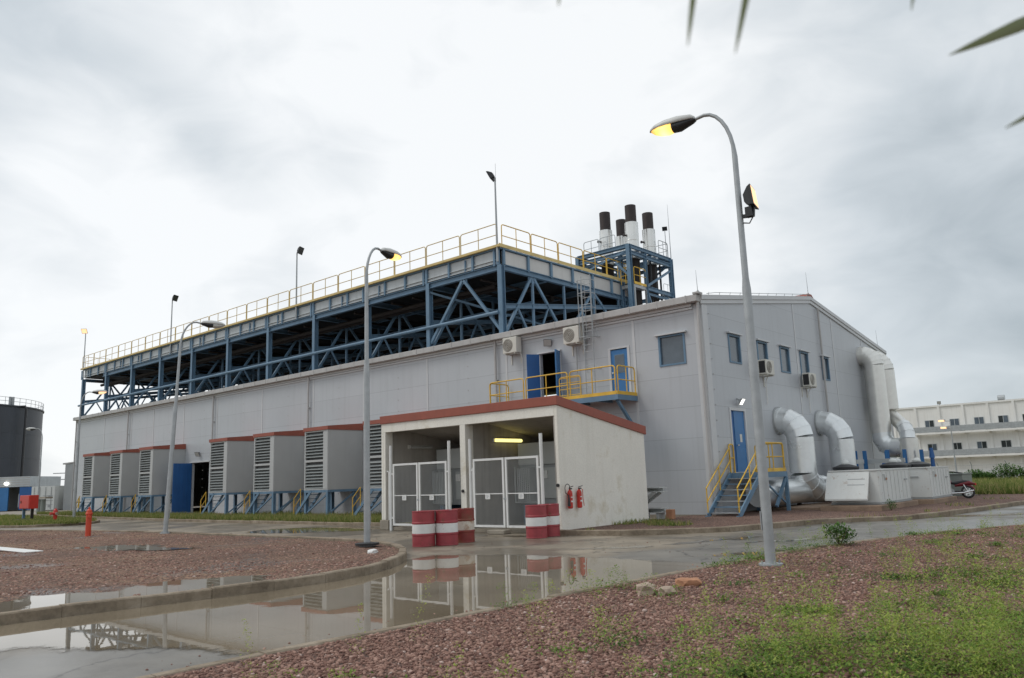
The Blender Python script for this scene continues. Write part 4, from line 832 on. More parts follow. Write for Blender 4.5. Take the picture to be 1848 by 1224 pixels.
for x, y in ((TX0, TY0), (TX1, TY0), (TX0, TY1), (TX1, TY1)):
    mb = MB(); mb.ibeam((x, y, 9.2 if y < 11 else 8.9), (x, y, TZ), .22, .22, up=(0,1,0), t=.025); mb.build('column', m_blue, fr)
mb = MB(); mb.ibeam((TX1, 11.75, 9.2), (TX1, 11.75, TZ-.2), .16, .16, up=(0,1,0)); mb.build('column', m_blue, fr)
mb = MB(); mb.ibeam((TX1-.9, TY0+.5, 9.2), (TX1-.9, TY0+.5, TZ-.2), .2, .2, up=(0,1,0)); mb.build('column', m_blue, fr)
mb = MB()
for z in (TZ-.05, TZ-.42): 
    for a, b in (((TX0, TY0), (TX1, TY0)), ((TX1, TY0), (TX1, TY1)), ((TX0, TY1), (TX1, TY1)), ((TX0, TY0), (TX0, TY1))): mb.ibeam((*a, z), (*b, z), .14, .18)
for a, b in (((TX1, 11.75), (TX1, TY1)), ((TX0, TY1), (TX1, TY1)), ((TX0, TY0), (TX0, TY1))): mb.ibeam((*a, 12.02), (*b, 12.02), .14, .2); mb.ibeam((*a, 11.7), (*b, 11.7), .08, .1)
for y in (12.5, 14.0): mb.ibeam((TX0, y, TZ-.2), (TX1, y, TZ-.2), .1, .16)
mb.each('beam', m_blue, fr, 3)
mb = MB(); mb.bar((TX0, TY0, TZ-1.1), (TX1, TY0, TZ-.3), .09, .1); mb.bar((TX1, 11.85, 12.15), (TX1, TY1-.1, TZ-.75), .1, .12); mb.bar((TX1-.9, TY0, 13.4), (TX1, TY0+.05, 12.4), .09, .1); mb.bar((TX1, 11.85, 11.8), (TX1, 12.9, 9.6), .08, .09); mb.bar((TX0, TY1, 12.1), (TX1, TY1, 14), .08, .1)
mb.bar((TX0, TY0+.2, TZ-.62), (TX1, TY0+.2, TZ-.62), .1, .14)
mb.each('brace', m_blue, fr)
for y in (12.9, 13.4, 13.95):
    mb = MB(); mb.tube([(TX1-.35, y, 9.0), (TX1-.35, y, TZ-.4)], .06, 8); mb.build('pipe', m_black, fr)
mb = MB()
for y in (10.6, 12.45, 14.35): mb.box(TX0+.1, TX1-.1, y-.3, y+.3, TZ+.045, TZ+.065)
mb.each('grating', m_blue, fr)
rails(fr, m_galv, ((TX0, TY0+.6, 0), (TX1-1.2, TY0+.6, 0), TZ+.05, TZ+1.0, 2), ((TX1-.1, 13.5, 0), (TX1-.1, TY1, 0), TZ+.05, TZ+1.0, 1), ((TX1-2.4, TY1, 0), (TX1-.1, TY1, 0), TZ+.05, TZ+1.0, 1), ((TX1, 13.6, 0), (TX1, TY1, 0), 11.7, 12.6, 1, .014))
rails(fr, m_yellow, ((TX1+.03, 10.42, 0), (TX1+.03, 11.72, 0), 12.1, 13.05, 1, .026), ((TX1-.8, 10.35, 0), (TX1-.1, 10.35, 0), 12.1, 13.05, 1, .026))
mb = MB(); mb.box(TX1+.04, TX1+.06, 10.42, 11.72, 12.06, 12.2); mb.build('toe_board', m_yellow, fr)
mb = MB(); mb.box(TX1-.8, TX1+.03, 10.42, 11.72, 11.88, 12.05); mb.box(TX1-.05, TX1+.06, 10.36, 10.5, 10.6, 12.0); mb.box(TX1-.05, TX1+.06, 11.62, 11.72, 9.4, 11.9); mb.build('walkway', m_galv, fr)
mb = MB(); mb.tube([(TX1, TY1+.12, TZ-.1), (TX1, TY1+.12, 17.7)], .02, 6, True, [.03, .008]); mb.build('lightning_rod', m_galv, fr)
mb = MB(); mb.tube([(TX1-.05, TY1-.3, TZ), (TX1-.05, TY1-.3, 16.0)], .022, 6); a, b = MB(), MB(); flood_head(a, b, (TX1-.05, TY1-.3, 16.1), (.3, -.6, -.6), .3); p_ = mb.build('lamp_pole', m_galv, fr); a.build('lamp_head', m_black, p_)

# ================================================================== cage ladder, balcony, steps
lad = thing('cage_ladder', 'grey caged ladder from the balcony up past the gutter to the roof deck', 'ladder', (-4.85, -.3, 4.66))
mb = MB()
for x in (-5.10, -4.66): mb.tube([(x, -.42, 4.66), (x, -.42, 9.75)], .022, 6)
mb.each('stile', m_galv, lad)
mb = MB()
for z in np.arange(4.9, 9.6, .28): mb.tube([(-5.10, -.42, z), (-4.66, -.42, z)], .013, 5)
mb.each('rung', m_galv, lad)
mb = MB()
for z in (7.15, 7.75, 8.35, 8.95, 9.5): mb.tube(arc((-4.88, -.42, z), (1,0,0), (0,-1,0), .36, -.7, math.pi+.7, 12), .014, 5)
for a in (-.5, .35, 1.1, 1.57, 2.05, 2.8, 3.6): mb.tube([(-4.88+.36*math.cos(a), -.42-.36*math.sin(a), 7.1), (-4.88+.36*math.cos(a), -.42-.36*math.sin(a), 9.55)], .011, 4)
mb.build('safety_cage', m_galv, lad)
mb = MB()
for z in (5.9, 7.2): mb.bar((-4.88, -.42, z), (-4.6, -.0, z), .03, .03); mb.bar((-5.1, -.42, z), (-5.1, .0, z), .03, .03)
mb.each('bracket', m_galv, lad)

BX0, BX1, BD, BZ = -9.6, -3.03, 1.32, 4.62
bal = thing('balcony', 'steel balcony with yellow guard rails outside the open upper door', 'balcony', (BX0, 0, BZ))
mb = MB(); mb.box(BX0, BX1, -BD, -.03, BZ-.03, BZ); mb.build('floor_plate', m_galv, bal)
mb = MB(); mb.box(BX0, BX1, -BD-.06, -BD, BZ-.2, BZ-.005); mb.box(BX1, BX1+.06, -BD-.06, -.02, BZ-.2, BZ-.005); mb.box(BX0-.06, BX0, -BD-.06, -.02, BZ-.2, BZ-.005)
for x in np.arange(BX0+1, BX1, 1.1): mb.box(x, x+.07, -BD, -.04, BZ-.17, BZ-.035)
mb.each('edge_beam', m_blue, bal)
for x in (BX1-.1, -6.3, BX0+.1):
    mb = MB(); mb.bar((x, -BD+.12, BZ-.2), (x, -.04, BZ-1.32), .11, .11); mb.build('brace', m_blue, bal)
mb = MB(); mb.box(BX0, BX1+.05, -BD-.05, -BD-.02, BZ+.0, BZ+.13); mb.box(BX1+.02, BX1+.05, -BD-.018, -.03, BZ+.0, BZ+.13); mb.each('toe_board', m_yellow, bal)
zt = BZ+1.1
rails(bal, m_yellow, ((BX0, -BD-.03, 0), (-7.6, -BD-.03, 0), BZ, zt, 1, .027), ((-7.55, -BD-.03, 0), (-5.3, -BD-.03, 0), BZ, zt, 1, .027), ((-5.25, -BD-.03, 0), (BX1+.0, -BD-.03, 0), BZ, zt, 1, .027),
      ((BX1+.03, -BD, 0), (BX1+.03, -.06, 0), BZ, zt, 1, .027), ((BX0, -BD, 0), (BX0, -.06, 0), BZ, zt, 1, .027))
mb = MB(); rail_run(mb, (-6.25, -.75, 0), (-5.1, -.75, 0), BZ, BZ+1.0, 1, .022, False, 0)
for z in (.25, .5, .75, .95): mb.tube([(-6.2, -.75, BZ+z), (-5.15, -.75, BZ+z)], .018, 5)
mb.build('inner_railing', m_yellow, bal)

# entrance steps at the gable door
stp = thing('entrance_steps', 'blue steel steps and landing with yellow rails at the gable door', 'stairs', (.6, 1.2, .1))
PX0, PX1, PY0, PY1, PZ = .06, 1.28, 1.15, 3.2, 1.55
mb = MB(); mb.box(PX0, PX1, PY0, PY1, PZ-.04, PZ); mb.build('landing', m_galv, stp)
mb = MB(); mb.box(PX0, PX1+.05, PY1, PY1+.05, PZ-.2, PZ-.005); mb.box(PX1, PX1+.05, PY0, PY1, PZ-.2, PZ-.005); mb.box(PX0, PX1+.05, PY0-.05, PY0, PZ-.2, PZ-.005); mb.each('landing_frame', m_blue, stp)
for x in (PX0+.04, PX1-.02):
    mb = MB(); mb.bar((x, PY0-.02, PZ-.05), (x, -.82, .12), .05, .2); mb.box(x-.05, x+.05, -.98, -.72, .09, .13); mb.build('stringer', m_blue, stp)
for k in range(7):
    z = PZ-.19*(k+1); y = PY0-.02-(PZ-z)*1.28; mb = MB(); mb.box(PX0+.07, PX1-.05, y-.12, y+.12, z-.03, z); mb.build('tread', m_blue if k % 2 else m_galv, stp)
for x, y in ((PX1, PY1), (PX0+.05, PY1), (PX1, PY0+.1)):
    mb = MB(); mb.box(x-.06, x+.06, y-.06, y+.06, .08, PZ-.2); mb.build('leg', m_blue, stp)
mb = MB(); mb.bar((PX1, PY1-.05, PZ-.25), (PX1, PY0+1.0, .3), .08, .12); mb.bar((PX1, PY0+.1, PZ-.3), (PX1, PY1-.2, .4), .05, .06); mb.each('brace', m_blue, stp)
for x in (PX0+.04, PX1-.02):
    sr = MB()
    for dz in (.92, .46): sr.tube([(x, PY0, PZ+dz), (x, -.86, .12+dz)], .024, 6)
    for t in (0, .47, .98):
        p = Vector((x, PY0, PZ))*(1-t)+Vector((x, -.86, .12))*t; sr.tube([p, p+Vector((0, 0, .92))], .024, 6)
    sr.build('stair_rail', m_yellow, stp)
rails(stp, m_yellow, ((PX1, PY0+.05, 0), (PX1, PY1, 0), PZ, PZ+1.05, 1, .026), ((PX0+.05, PY1, 0), (PX1, PY1, 0), PZ, PZ+1.05, 1, .026), ((PX0, PY0, 0), (PX0+.0, PY0+.45, 0), PZ, PZ+1.05, 1, .026, True, 0))
sr = MB(); sr.box(PX1+.02, PX1+.04, PY0, PY1, PZ, PZ+.13); sr.box(PX0, PX1, PY1+.02, PY1+.04, PZ, PZ+.13); sr.each('toe_board', m_yellow, stp)

# ================================================================== louvred air intakes
def intake_proto():
    t = local(thing('air_intake', '', 'air intake', (0, 0, 0), 'louvred air intakes along the long wall'))
    Wd, D, Z0, Z1 = 2.06, 2.2, 1.40, 4.42
    mb = MB()
    mb.box(0, Wd, -D+.12, 0, Z0+.002, Z1); mb.box(0, .10, -D, -D+.118, Z0, Z1); mb.box(Wd-.42, Wd, -D, -D+.118, Z0, Z1); mb.box(.10, Wd-.42, -D, -D+.118, Z1-.07, Z1-.002); mb.box(.10, Wd-.42, -D, -D+.118, Z0+.002, Z0+.06); mb.box(.10, Wd-.42, -D, -D+.118, Z0+1.42, Z0+1.53)
    mb.box(Wd-.34, Wd-.02, -D-.012, -D-.002, Z0+.05, Z1-.05)
    mb.build('housing', m_box, t, bevel=.012)
    mb = MB(); z = Z0+.10
    for k in range(18):
        zz = Z0+.13+k*.158
        if abs(zz-(Z0+1.475)) < .09: continue
        mb.add([(.10, -D-.015, zz-.05), (Wd-.42, -D-.015, zz-.05), (Wd-.42, -D+.10, zz+.055), (.10, -D+.10, zz+.055), (.10, -D-.005, zz-.065), (Wd-.42, -D-.005, zz-.065), (Wd-.42, -D+.11, zz+.04), (.10, -D+.11, zz+.04)], [(0,1,2,3), (7,6,5,4), (0,4,5,1), (3,2,6,7)])
    mb.build('louvre', m_slat, t)
    mb = MB(); mb.box(.1, Wd-.42, -D+.112, -D+.119, Z0+.06, Z1-.07); mb.build('louvre_back', m_black, t)
    mb = MB(); mb.extr([(-.05, -D-.06, Z1+.002), (-.05, .0, Z1+.002), (-.05, .0, Z1+.36), (-.05, -.1, Z1+.36), (-.05, -D-.06, Z1+.19)], (Wd+.10, 0, 0)); mb.build('roof_cap', m_red, t)
    mb = MB(); mb.box(0, Wd, -D, -D+.12, Z0-.12, Z0-.002); mb.box(Wd-.1, Wd, -D+.122, 0, Z0-.12, Z0-.002); mb.box(0, .1, -D+.122, 0, Z0-.12, Z0-.002); mb.build('base_frame', m_blue, t)
    for x, y in ((.08, -D+.09), (Wd-.09, -D+.09), (.08, -.5), (Wd-.09, -.5)):
        mb = MB(); mb.ibeam((x, y, .1), (x, y, Z0-.12), .15, .15, up=(0,1,0)); mb.box(x-.13, x+.13, y-.13, y+.13, .1, .12); mb.build('leg', m_blue, t)
    mb = MB(); mb.bar((Wd-.09, -D+.15, .22), (Wd-.09, -.55, Z0-.2), .06, .07); mb.bar((.12, -D+.09, .25), (Wd-.15, -D+.09, Z0-.2), .06, .07); mb.bar((.1, -.5, .25), (Wd-.15, -.5, Z0-.2), .06, .06); mb.each('brace', m_blue, t)
    # little service steps going up under the left side with one yellow rail
    mb = MB()
    for y in (-D-.02, -D+.62): mb.bar((-.75, y, .14), (.65, y, Z0-.05), .05, .15)
    mb.each('stair_stringer', m_blue, t)
    mb = MB()
    for k in range(5): z = .35+k*.21; x = -.75+(z-.14)*1.135; mb.box(x-.10, x+.10, -D+.01, -D+.59, z-.025, z)
    mb.each('stair_tread', m_blue, t)
    mb = MB()
    for y in (-D-.04,): mb.tube([(-.85, y, .12), (-.85, y, .98), (-.25, y, 1.48)], .024, 6); mb.tube([(-.84, y, .55), (-.2, y, 1.08)], .02, 6); mb.tube([(-.25, y, 1.48), (-.25, y, .6)], .02, 6)
    mb.build('stair_rail', m_yellow, t)
    return t
ip = intake_proto()
for i, (x, lab) in enumerate(((-51.55, 'louvred grey air intake box leftmost of all, at the far end of the wall'), (-46.6, 'louvred grey air intake box in the middle of the three left of the dark doorway'), (-41.78, 'louvred grey air intake box next to the big blue sliding door'),
                              (-32.1, 'louvred grey air intake box just right of the dark doorway'), (-27.1, 'louvred grey air intake box in the middle between dark doorway and white shed'), (-22.15, 'louvred grey air intake box largest in view, left of the mid lamp post'), (-17.15, 'louvred grey air intake box mostly hidden behind the white shed'))):
    o = ip if i == 0 else copy_tree(ip); o.location = (x, 0, 0); o['label'] = lab

# ================================================================== the white concrete shed
SX0, SX1, SY0, SY1 = -8.97, -.85, -7.8, -3.12
shed = thing('shed', 'low white concrete shed with two open bays and a red roof edge', 'shed', (-4.9, -5.5, 0))
ztop = lambda y: 3.74-(y-SY0)*.165
def slab(x0, x1, y0, y1, z0, zt, mb):   # wall whose head follows the roof slope
    mb.add([(x0,y0,z0),(x1,y0,z0),(x1,y1,z0),(x0,y1,z0),(x0,y0,zt(y0)),(x1,y0,zt(y0)),(x1,y1,zt(y1)),(x0,y1,zt(y1))], [(0,3,2,1),(4,5,6,7),(0,1,5,4),(1,2,6,5),(2,3,7,6),(3,0,4,7)])
mb = MB(); slab(SX1-.11, SX1, SY0, SY1, .02, ztop, mb); mb.build('side_wall', m_plaster, shed, bevel=.012)
mb = MB(); slab(SX0, SX0+.11, SY0, SY1, .34, ztop, mb); mb.build('side_wall', m_plaster, shed, bevel=.012)
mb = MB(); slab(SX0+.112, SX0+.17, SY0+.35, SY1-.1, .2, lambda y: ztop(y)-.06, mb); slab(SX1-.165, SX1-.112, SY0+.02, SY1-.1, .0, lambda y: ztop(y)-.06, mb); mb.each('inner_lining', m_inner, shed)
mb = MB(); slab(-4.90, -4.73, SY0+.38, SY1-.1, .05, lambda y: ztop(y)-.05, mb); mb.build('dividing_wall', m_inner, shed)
mb = MB(); mb.box(-4.95, -4.70, SY0+.002, SY0+.378, .34, 3.418); mb.build('column', m_plaster, shed, bevel=.01)
mb = MB(); mb.box(SX0+.112, SX0+.22, SY0+.003, SY0+.348, .34, 3.418); mb.build('column', m_plaster, shed, bevel=.01)
mb = MB(); mb.box(SX0-.05, SX0+.42, SY0-.05, SY0+.45, 0, .338); mb.box(-5.05, -4.6, SY0-.02, SY0+.45, 0, .338); mb.each('footing', m_concrete, shed, bevel=.02)
mb = MB(); mb.box(SX0+.112, SX1-.112, SY0+.001, SY0+.22, 3.42, 3.735); mb.build('lintel', m_plaster, shed)
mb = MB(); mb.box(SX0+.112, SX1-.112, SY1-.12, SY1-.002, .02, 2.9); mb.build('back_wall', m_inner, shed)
mb = MB(); mb.box(SX0+.5, SX1-.17, SY0+.1, SY1-.1, 0, .10); mb.build('floor', m_concrete, shed)
mb = MB(); y0, y1 = SY0-.05, SY1+.08
mb.add([(SX0-.03,y0,ztop(y0)-.02),(SX1+.05,y0,ztop(y0)-.02),(SX1+.05,y1,ztop(y1)-.02),(SX0-.03,y1,ztop(y1)-.02),(SX0-.03,y0,ztop(y0)+.26),(SX1+.05,y0,ztop(y0)+.26),(SX1+.05,y1,ztop(y1)+.26),(SX0-.03,y1,ztop(y1)+.26)], [(0,3,2,1),(4,5,6,7),(0,1,5,4),(1,2,6,5),(2,3,7,6),(3,0,4,7)])
mb.build('roof_edge', m_red, shed, bevel=.012)
mb = MB()
for x in (-6.9, -2.9): mb.box(x-.08, x+.08, SY0+.25, SY1-.13, 2.80, 2.95)
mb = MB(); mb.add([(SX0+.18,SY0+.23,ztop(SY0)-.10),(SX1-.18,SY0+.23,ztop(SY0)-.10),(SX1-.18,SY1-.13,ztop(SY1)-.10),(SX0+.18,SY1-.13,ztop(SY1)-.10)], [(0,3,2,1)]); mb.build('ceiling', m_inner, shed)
for x, z in ((-4.83, 1.08), (-.80+-.06, 1.45)):
    pass
mb = MB(); mb.cyl((-4.83, SY0-.002, 1.28), (-4.83, SY0-.05, 1.28), .05, n=10); mb.build('socket', m_black, shed)
mb = MB(); mb.cyl((SX1-.06, SY0-.002, 1.38), (SX1-.06, SY0-.05, 1.38), .05, n=10); mb.build('socket', m_black, shed)

def gate(x0, x1, label, gx):
    """two chain-link leaves between tall posts"""
    Y = SY0-.22
    t = thing('gate', label, 'gate', ((x0+x1)/2, Y, 0), 'chain link gates of the shed')
    for x in (x0, x1):
        mb = MB(); mb.tube([(x, Y, 0), (x, Y, 2.9)], .052, 12); mb.cyl((x, Y, 2.9), (x, Y, 2.915), .056, n=12); mb.build('post', m_white, t)
    mid = gx
    for a, b, s in ((x0+.11, mid-.03, 1), (mid+.03, x1-.10, -1)):
        fr_ = MB(); w = .042; z0, z1 = .17, 2.27; yy = Y+.01*s
        fr_.bar((a+w, yy, z0), (a+w, yy, z1), .07, .05, up=(0,1,0)); fr_.bar((b-w, yy, z0), (b-w, yy, z1), .07, .05, up=(0,1,0))
        fr_.bar((a+w+.035, yy, z1-.035), (b-w-.035, yy, z1-.035), .045, .068); fr_.bar((a+w+.035, yy, z0+.035), (b-w-.035, yy, z0+.035), .045, .068); fr_.bar((a+w+.035, yy, 1.18), (b-w-.035, yy, 1.18), .03, .03)
        xh = a if s > 0 else b
        for z in (.4, 1.9): fr_.box(min(xh, xh-.1*s), max(xh, xh-.1*s), yy-.03, yy+.03, z, z+.05)
        leaf = fr_.build('gate_leaf', m_white, t)
        wire = MB(); p = .062; W_ = b-a-2*w; H_ = z1-z0-.07
        for k in range(-int(H_/p), int(W_/p)+1):
            for sg in (1, -1):
                x_0, x_1 = k*p, k*p+H_; u0, u1 = max(x_0, 0), min(x_1, W_)
                if u1-u0 < .03: continue
                za, zb = (u0-x_0, u1-x_0) if sg > 0 else (H_-(u0-x_0), H_-(u1-x_0))
                A = Vector((a+w+u0, yy+.004*sg, z0+.035+za)); B = Vector((a+w+u1, yy+.004*sg, z0+.035+zb)); wire.bar(A, B, .0042, .0042)
        wire.build('chain_link_mesh', m_galv, leaf)
        sg_ = MB(); xm = (a+b)/2-.02; sg_.box(xm-.10, xm+.10, yy-.05, yy-.03, 1.02, 1.20); sign = sg_.build('sign', m_white, leaf)
        q = MB(); q.box(xm-.055, xm+.035, yy-.053, yy-.0505, 1.13, 1.142); q.box(xm-.055, xm+.055, yy-.053, yy-.0505, 1.095, 1.107); q.box(xm-.055, xm+.015, yy-.053, yy-.0505, 1.06, 1.072); q.build('sign_text', m_dgrey, sign)
    mb = MB(); mb.box(mid-.05, mid+.05, Y-.045, Y-.02, 1.0, 1.06); mb.build('latch', m_galv, t)
    return t
gate(-8.19, -5.24, 'white chain link double gate closing the left bay of the shed', -6.74)
gate(-4.27, -1.33, 'white chain link double gate closing the right bay with the lit lamp', -2.80)
for x, lab in ((-8.62, 'short white pipe bracket on the outer left pillar of the shed'), (-4.45, 'short white pipe bracket beside the middle pillar of the shed')):
    mb = MB(); mb.tube([(x, SY0+.06, .34), (x, SY0+.06, 2.0), (x-.1, SY0+.06, 2.03)], .028, 8); tag(mb.build('pipe_bracket', m_white, origin=(x, SY0+.06, .34)), lab, 'pipe')
# lamps in the bays
def bay_light(x, ya, yb, z, lit, label):
    t = thing('bay_lamp', label, 'lamp', (x, ya, z)); mb = MB(); mb.box(x+.002, x+.06, ya, yb, z-.055, z+.075); mb.build('lamp_body', m_ac, t)
    mb = MB(); mb.tube([(x+.085, ya+.05, z), (x+.085, yb-.05, z)], .055, 10); mb.build('tube_lamp', m_tube if lit else m_lensoff, t)
bay_light(-4.73, -6.45, -5.02, 2.92, True, 'glowing yellow tube lamp on the dividing wall of the right bay')
bay_light(SX0+.17, -6.7, -5.5, 2.9, False, 'unlit tube lamp high on the left wall of the left bay')
def transformer(x0, label):
    t = thing('transformer', label, 'transformer', (x0, -4.9, .1), 'transformers in the shed bays'); Y0, Y1 = -5.78, -4.0
    mb = MB(); mb.box(x0, x0+1.75, Y0+.3, Y1, .75, 2.05); mb.build('tank', m_dgrey, t, bevel=.02)
    mb = MB(); mb.box(x0-.05, x0+1.8, Y0+.28, Y1, 2.06, 2.80); mb.build('terminal_box', m_cabinet, t, bevel=.015)
    mb = MB()
    for k in range(7): mb.box(x0+.12+k*.085, x0+.16+k*.085, Y0, Y0+.297, .85, 1.95)
    mb.each('cooling_fin', m_cabinet, t)
    mb = MB(); mb.tube([(x0+.95, Y0+.1, .82), (x0+.95, Y0+.1, 2.0), (x0-.05, Y0+.1, 2.0), (x0-.05, Y0+.1, .82), (x0+.95, Y0+.1, .82)], .035, 8); mb.build('header_pipe', m_cabinet, t)
    mb = MB(); mb.box(x0+1.0, x0+1.7, Y0+.24, Y0+.297, .95, 1.95); mb.build('panel', m_cabinet, t)
    mb = MB(); mb.box(x0+1.05, x0+1.28, Y0+.2, Y0+.24, 1.6, 1.85); mb.build('sign', m_white, t)
    for x in (x0+.2, x0+1.45):
        mb = MB(); mb.box(x, x+.14, Y0+.2, Y1, .1, .74); mb.build('leg', m_blue, t)
    mb = MB(); mb.box(x0+.5, x0+1.3, Y0+.35, Y1-.3, .1, .6); mb.build('oil_pump', m_blue, t)
transformer(-8.5, 'grey transformer behind the gate of the left bay')
transformer(-4.4, 'grey transformer on blue legs behind the gate of the right bay')
b_ = MB(); b_.box(-3.25, -2.55, SY0-.62, SY0-.30, .0, .12); tag(b_.build('concrete_block', m_concrete, bevel=.02, origin=(-2.9, -8.2, 0)), 'flat concrete block lying under the right hand gate', 'block')

# ------------------------------------------------------------------ oil drums
def drum(loc, rz, body, band, label, lean=0):
    t = thing('oil_drum', label, 'drum', (0,0,0), 'oil drums in front of the shed'); local(t)
    r, h = .29, .88
    pr = [(.262, .012), (.285, 0), (.296, .012), (.29, .03)]
    for z in (.29, .585): pr += [(r, z-.03), (r+.010, z-.012), (r+.010, z+.012), (r, z+.03)]
    pr += [(r, h-.03), (.297, h-.014), (.292, h), (.276, h-.004), (.272, h-.022)]
    mb = MB(); mb.lathe([p for p in pr], n=32); mb.add([(.272*math.cos(a), .272*math.sin(a), h-.022) for a in (2*math.pi*k/32 for k in range(32))], [tuple(range(32))]); ob = mb.build('body', body, t)
    mb = MB(); rr = r+.0025; mb.lathe([(rr-.002, .325), (rr, .326), (rr, .553), (rr-.002, .554)], n=32); mb.build('white_band', band, ob)
    mb = MB(); mb.cyl((.17, .0, h-.022), (.17, 0, h-.006), .035, n=12); mb.cyl((-.19, 0, h-.022), (-.19, 0, h-.010), .02, n=10); mb.each('bung', m_galv, ob, 3)
    t.location = loc; t.rotation_euler = (lean, 0, rz); return t
drum((-1.87, -12.21, .0), .3, m_drum, m_bandwhite, 'red oil drum with white band, leftmost of the three together')
drum((-1.53, -11.72, .0), 1.7, m_drum, m_bandwhite, 'red oil drum with white band standing between its two neighbours')
drum((-1.72, -10.92, .0), 2.4, m_drumrust, m_whiterust, 'rusty red oil drum with stained white band beside two cleaner ones')
drum((-.66, -9.16, .0), .9, m_drum, m_bandwhite, 'red oil drum with white band, left of the pair at the shed corner')
drum((-.70, -8.55, .0), 2.0, m_drum, m_bandwhite, 'red oil drum half hidden behind another at the shed corner')

# ------------------------------------------------------------------ fire extinguishers on the shed wall
def extinguisher(y, hose, label):
    x = SX1+.10; t = thing('fire_extinguisher', label, 'extinguisher', (x, y, .8), 'fire extinguishers on the shed wall')
    mb = MB(); mb.lathe([(.06, .80), (.082, .83), (.082, 1.28), (.07, 1.34), (.03, 1.38), (.03, 1.40)], (x, y, 0), 18); mb.add([(x+.06*math.cos(a), y+.06*math.sin(a), .80) for a in (k*math.pi/8 for k in range(16))], [tuple(range(16))[::-1]]); bd = mb.build('body', m_redfire, t)
    mb = MB(); mb.box(x-.02, x+.08, y-.025, y+.025, 1.40, 1.44); mb.bar((x-.02, y, 1.46), (x+.14, y, 1.50), .03, .02); mb.build('valve', m_black, t)
    mb = MB(); mb.lathe([(.0835, .98), (.0835, 1.20)], (x, y, 0), 18); mb = MB(); mb.box(x+.072, x+.086, y-.05, y+.05, 1.0, 1.05); mb.box(x+.072, x+.086, y-.05, y+.05, 1.14, 1.17); mb.build('marking', m_white, bd)
    mb = MB(); mb.box(SX1+.002, x-.075, y-.02, y+.02, 1.2, 1.26); mb.build('bracket', m_black, t)
    if hose:
        mb = MB(); mb.tube([(x+.02, y, 1.43)]+arc((x+.02, y-.14, 1.44), (0,1,0), (0,0,1), .13, 0, math.pi, 8)+[(x+.03, y-.27, 1.3), (x+.04, y-.13, 1.22)], .012, 6); mb.build('hose', m_black, t)
        mb = MB(); mb.tube([(x+.05, y-.13, 1.24), (x+.05, y-.12, .88)], .035, 10, True, [.02, .05]); mb.build('horn', m_black, t)
    else:
        mb = MB(); mb.tube([(x+.02, y, 1.43), (x+.10, y+.06, 1.38), (x+.07, y+.10, 1.1), (x+.09, y+.12, .86)], .012, 6); mb.build('hose', m_redfire, t)
extinguisher(-7.48, True, 'fire extinguisher with black horn and looped hose on the shed wall')
extinguisher(-7.03, False, 'plain red fire extinguisher hanging right of the one with the horn')

for o in [o for o in bpy.data.objects if o.get('category') == 'extinguisher']: o.location.z -= .10; o.scale = (.92,)*3
# galvanised frame right of the shed
fr2 = thing('steel_bench', 'galvanised steel channel frame leaning out behind the white shed', 'steel frame', (-1.3, -2.3, .3))
mb = MB(); mb.ibeam((-2.2, -2.3, 1.08), (-.72, -2.3, 1.08), .5, .13, t=.025); mb.build('top_channel', m_cabinet, fr2)
mb = MB(); mb.ibeam((-2.2, -2.3, .36), (-.72, -2.3, .40), .5, .13, t=.025); mb.build('bottom_channel', m_cabinet, fr2)
mb = MB(); mb.bar((-.95, -2.5, 1.0), (-1.75, -2.5, .50), .06, .10); mb.bar((-.95, -2.1, 1.0), (-1.75, -2.1, .50), .06, .10); mb.box(-1.62, -1.45, -2.5, -2.1, .1, .29); mb.box(-.95, -.85, -2.5, -2.1, .1, .33); mb.each('strut', m_cabinet, fr2)

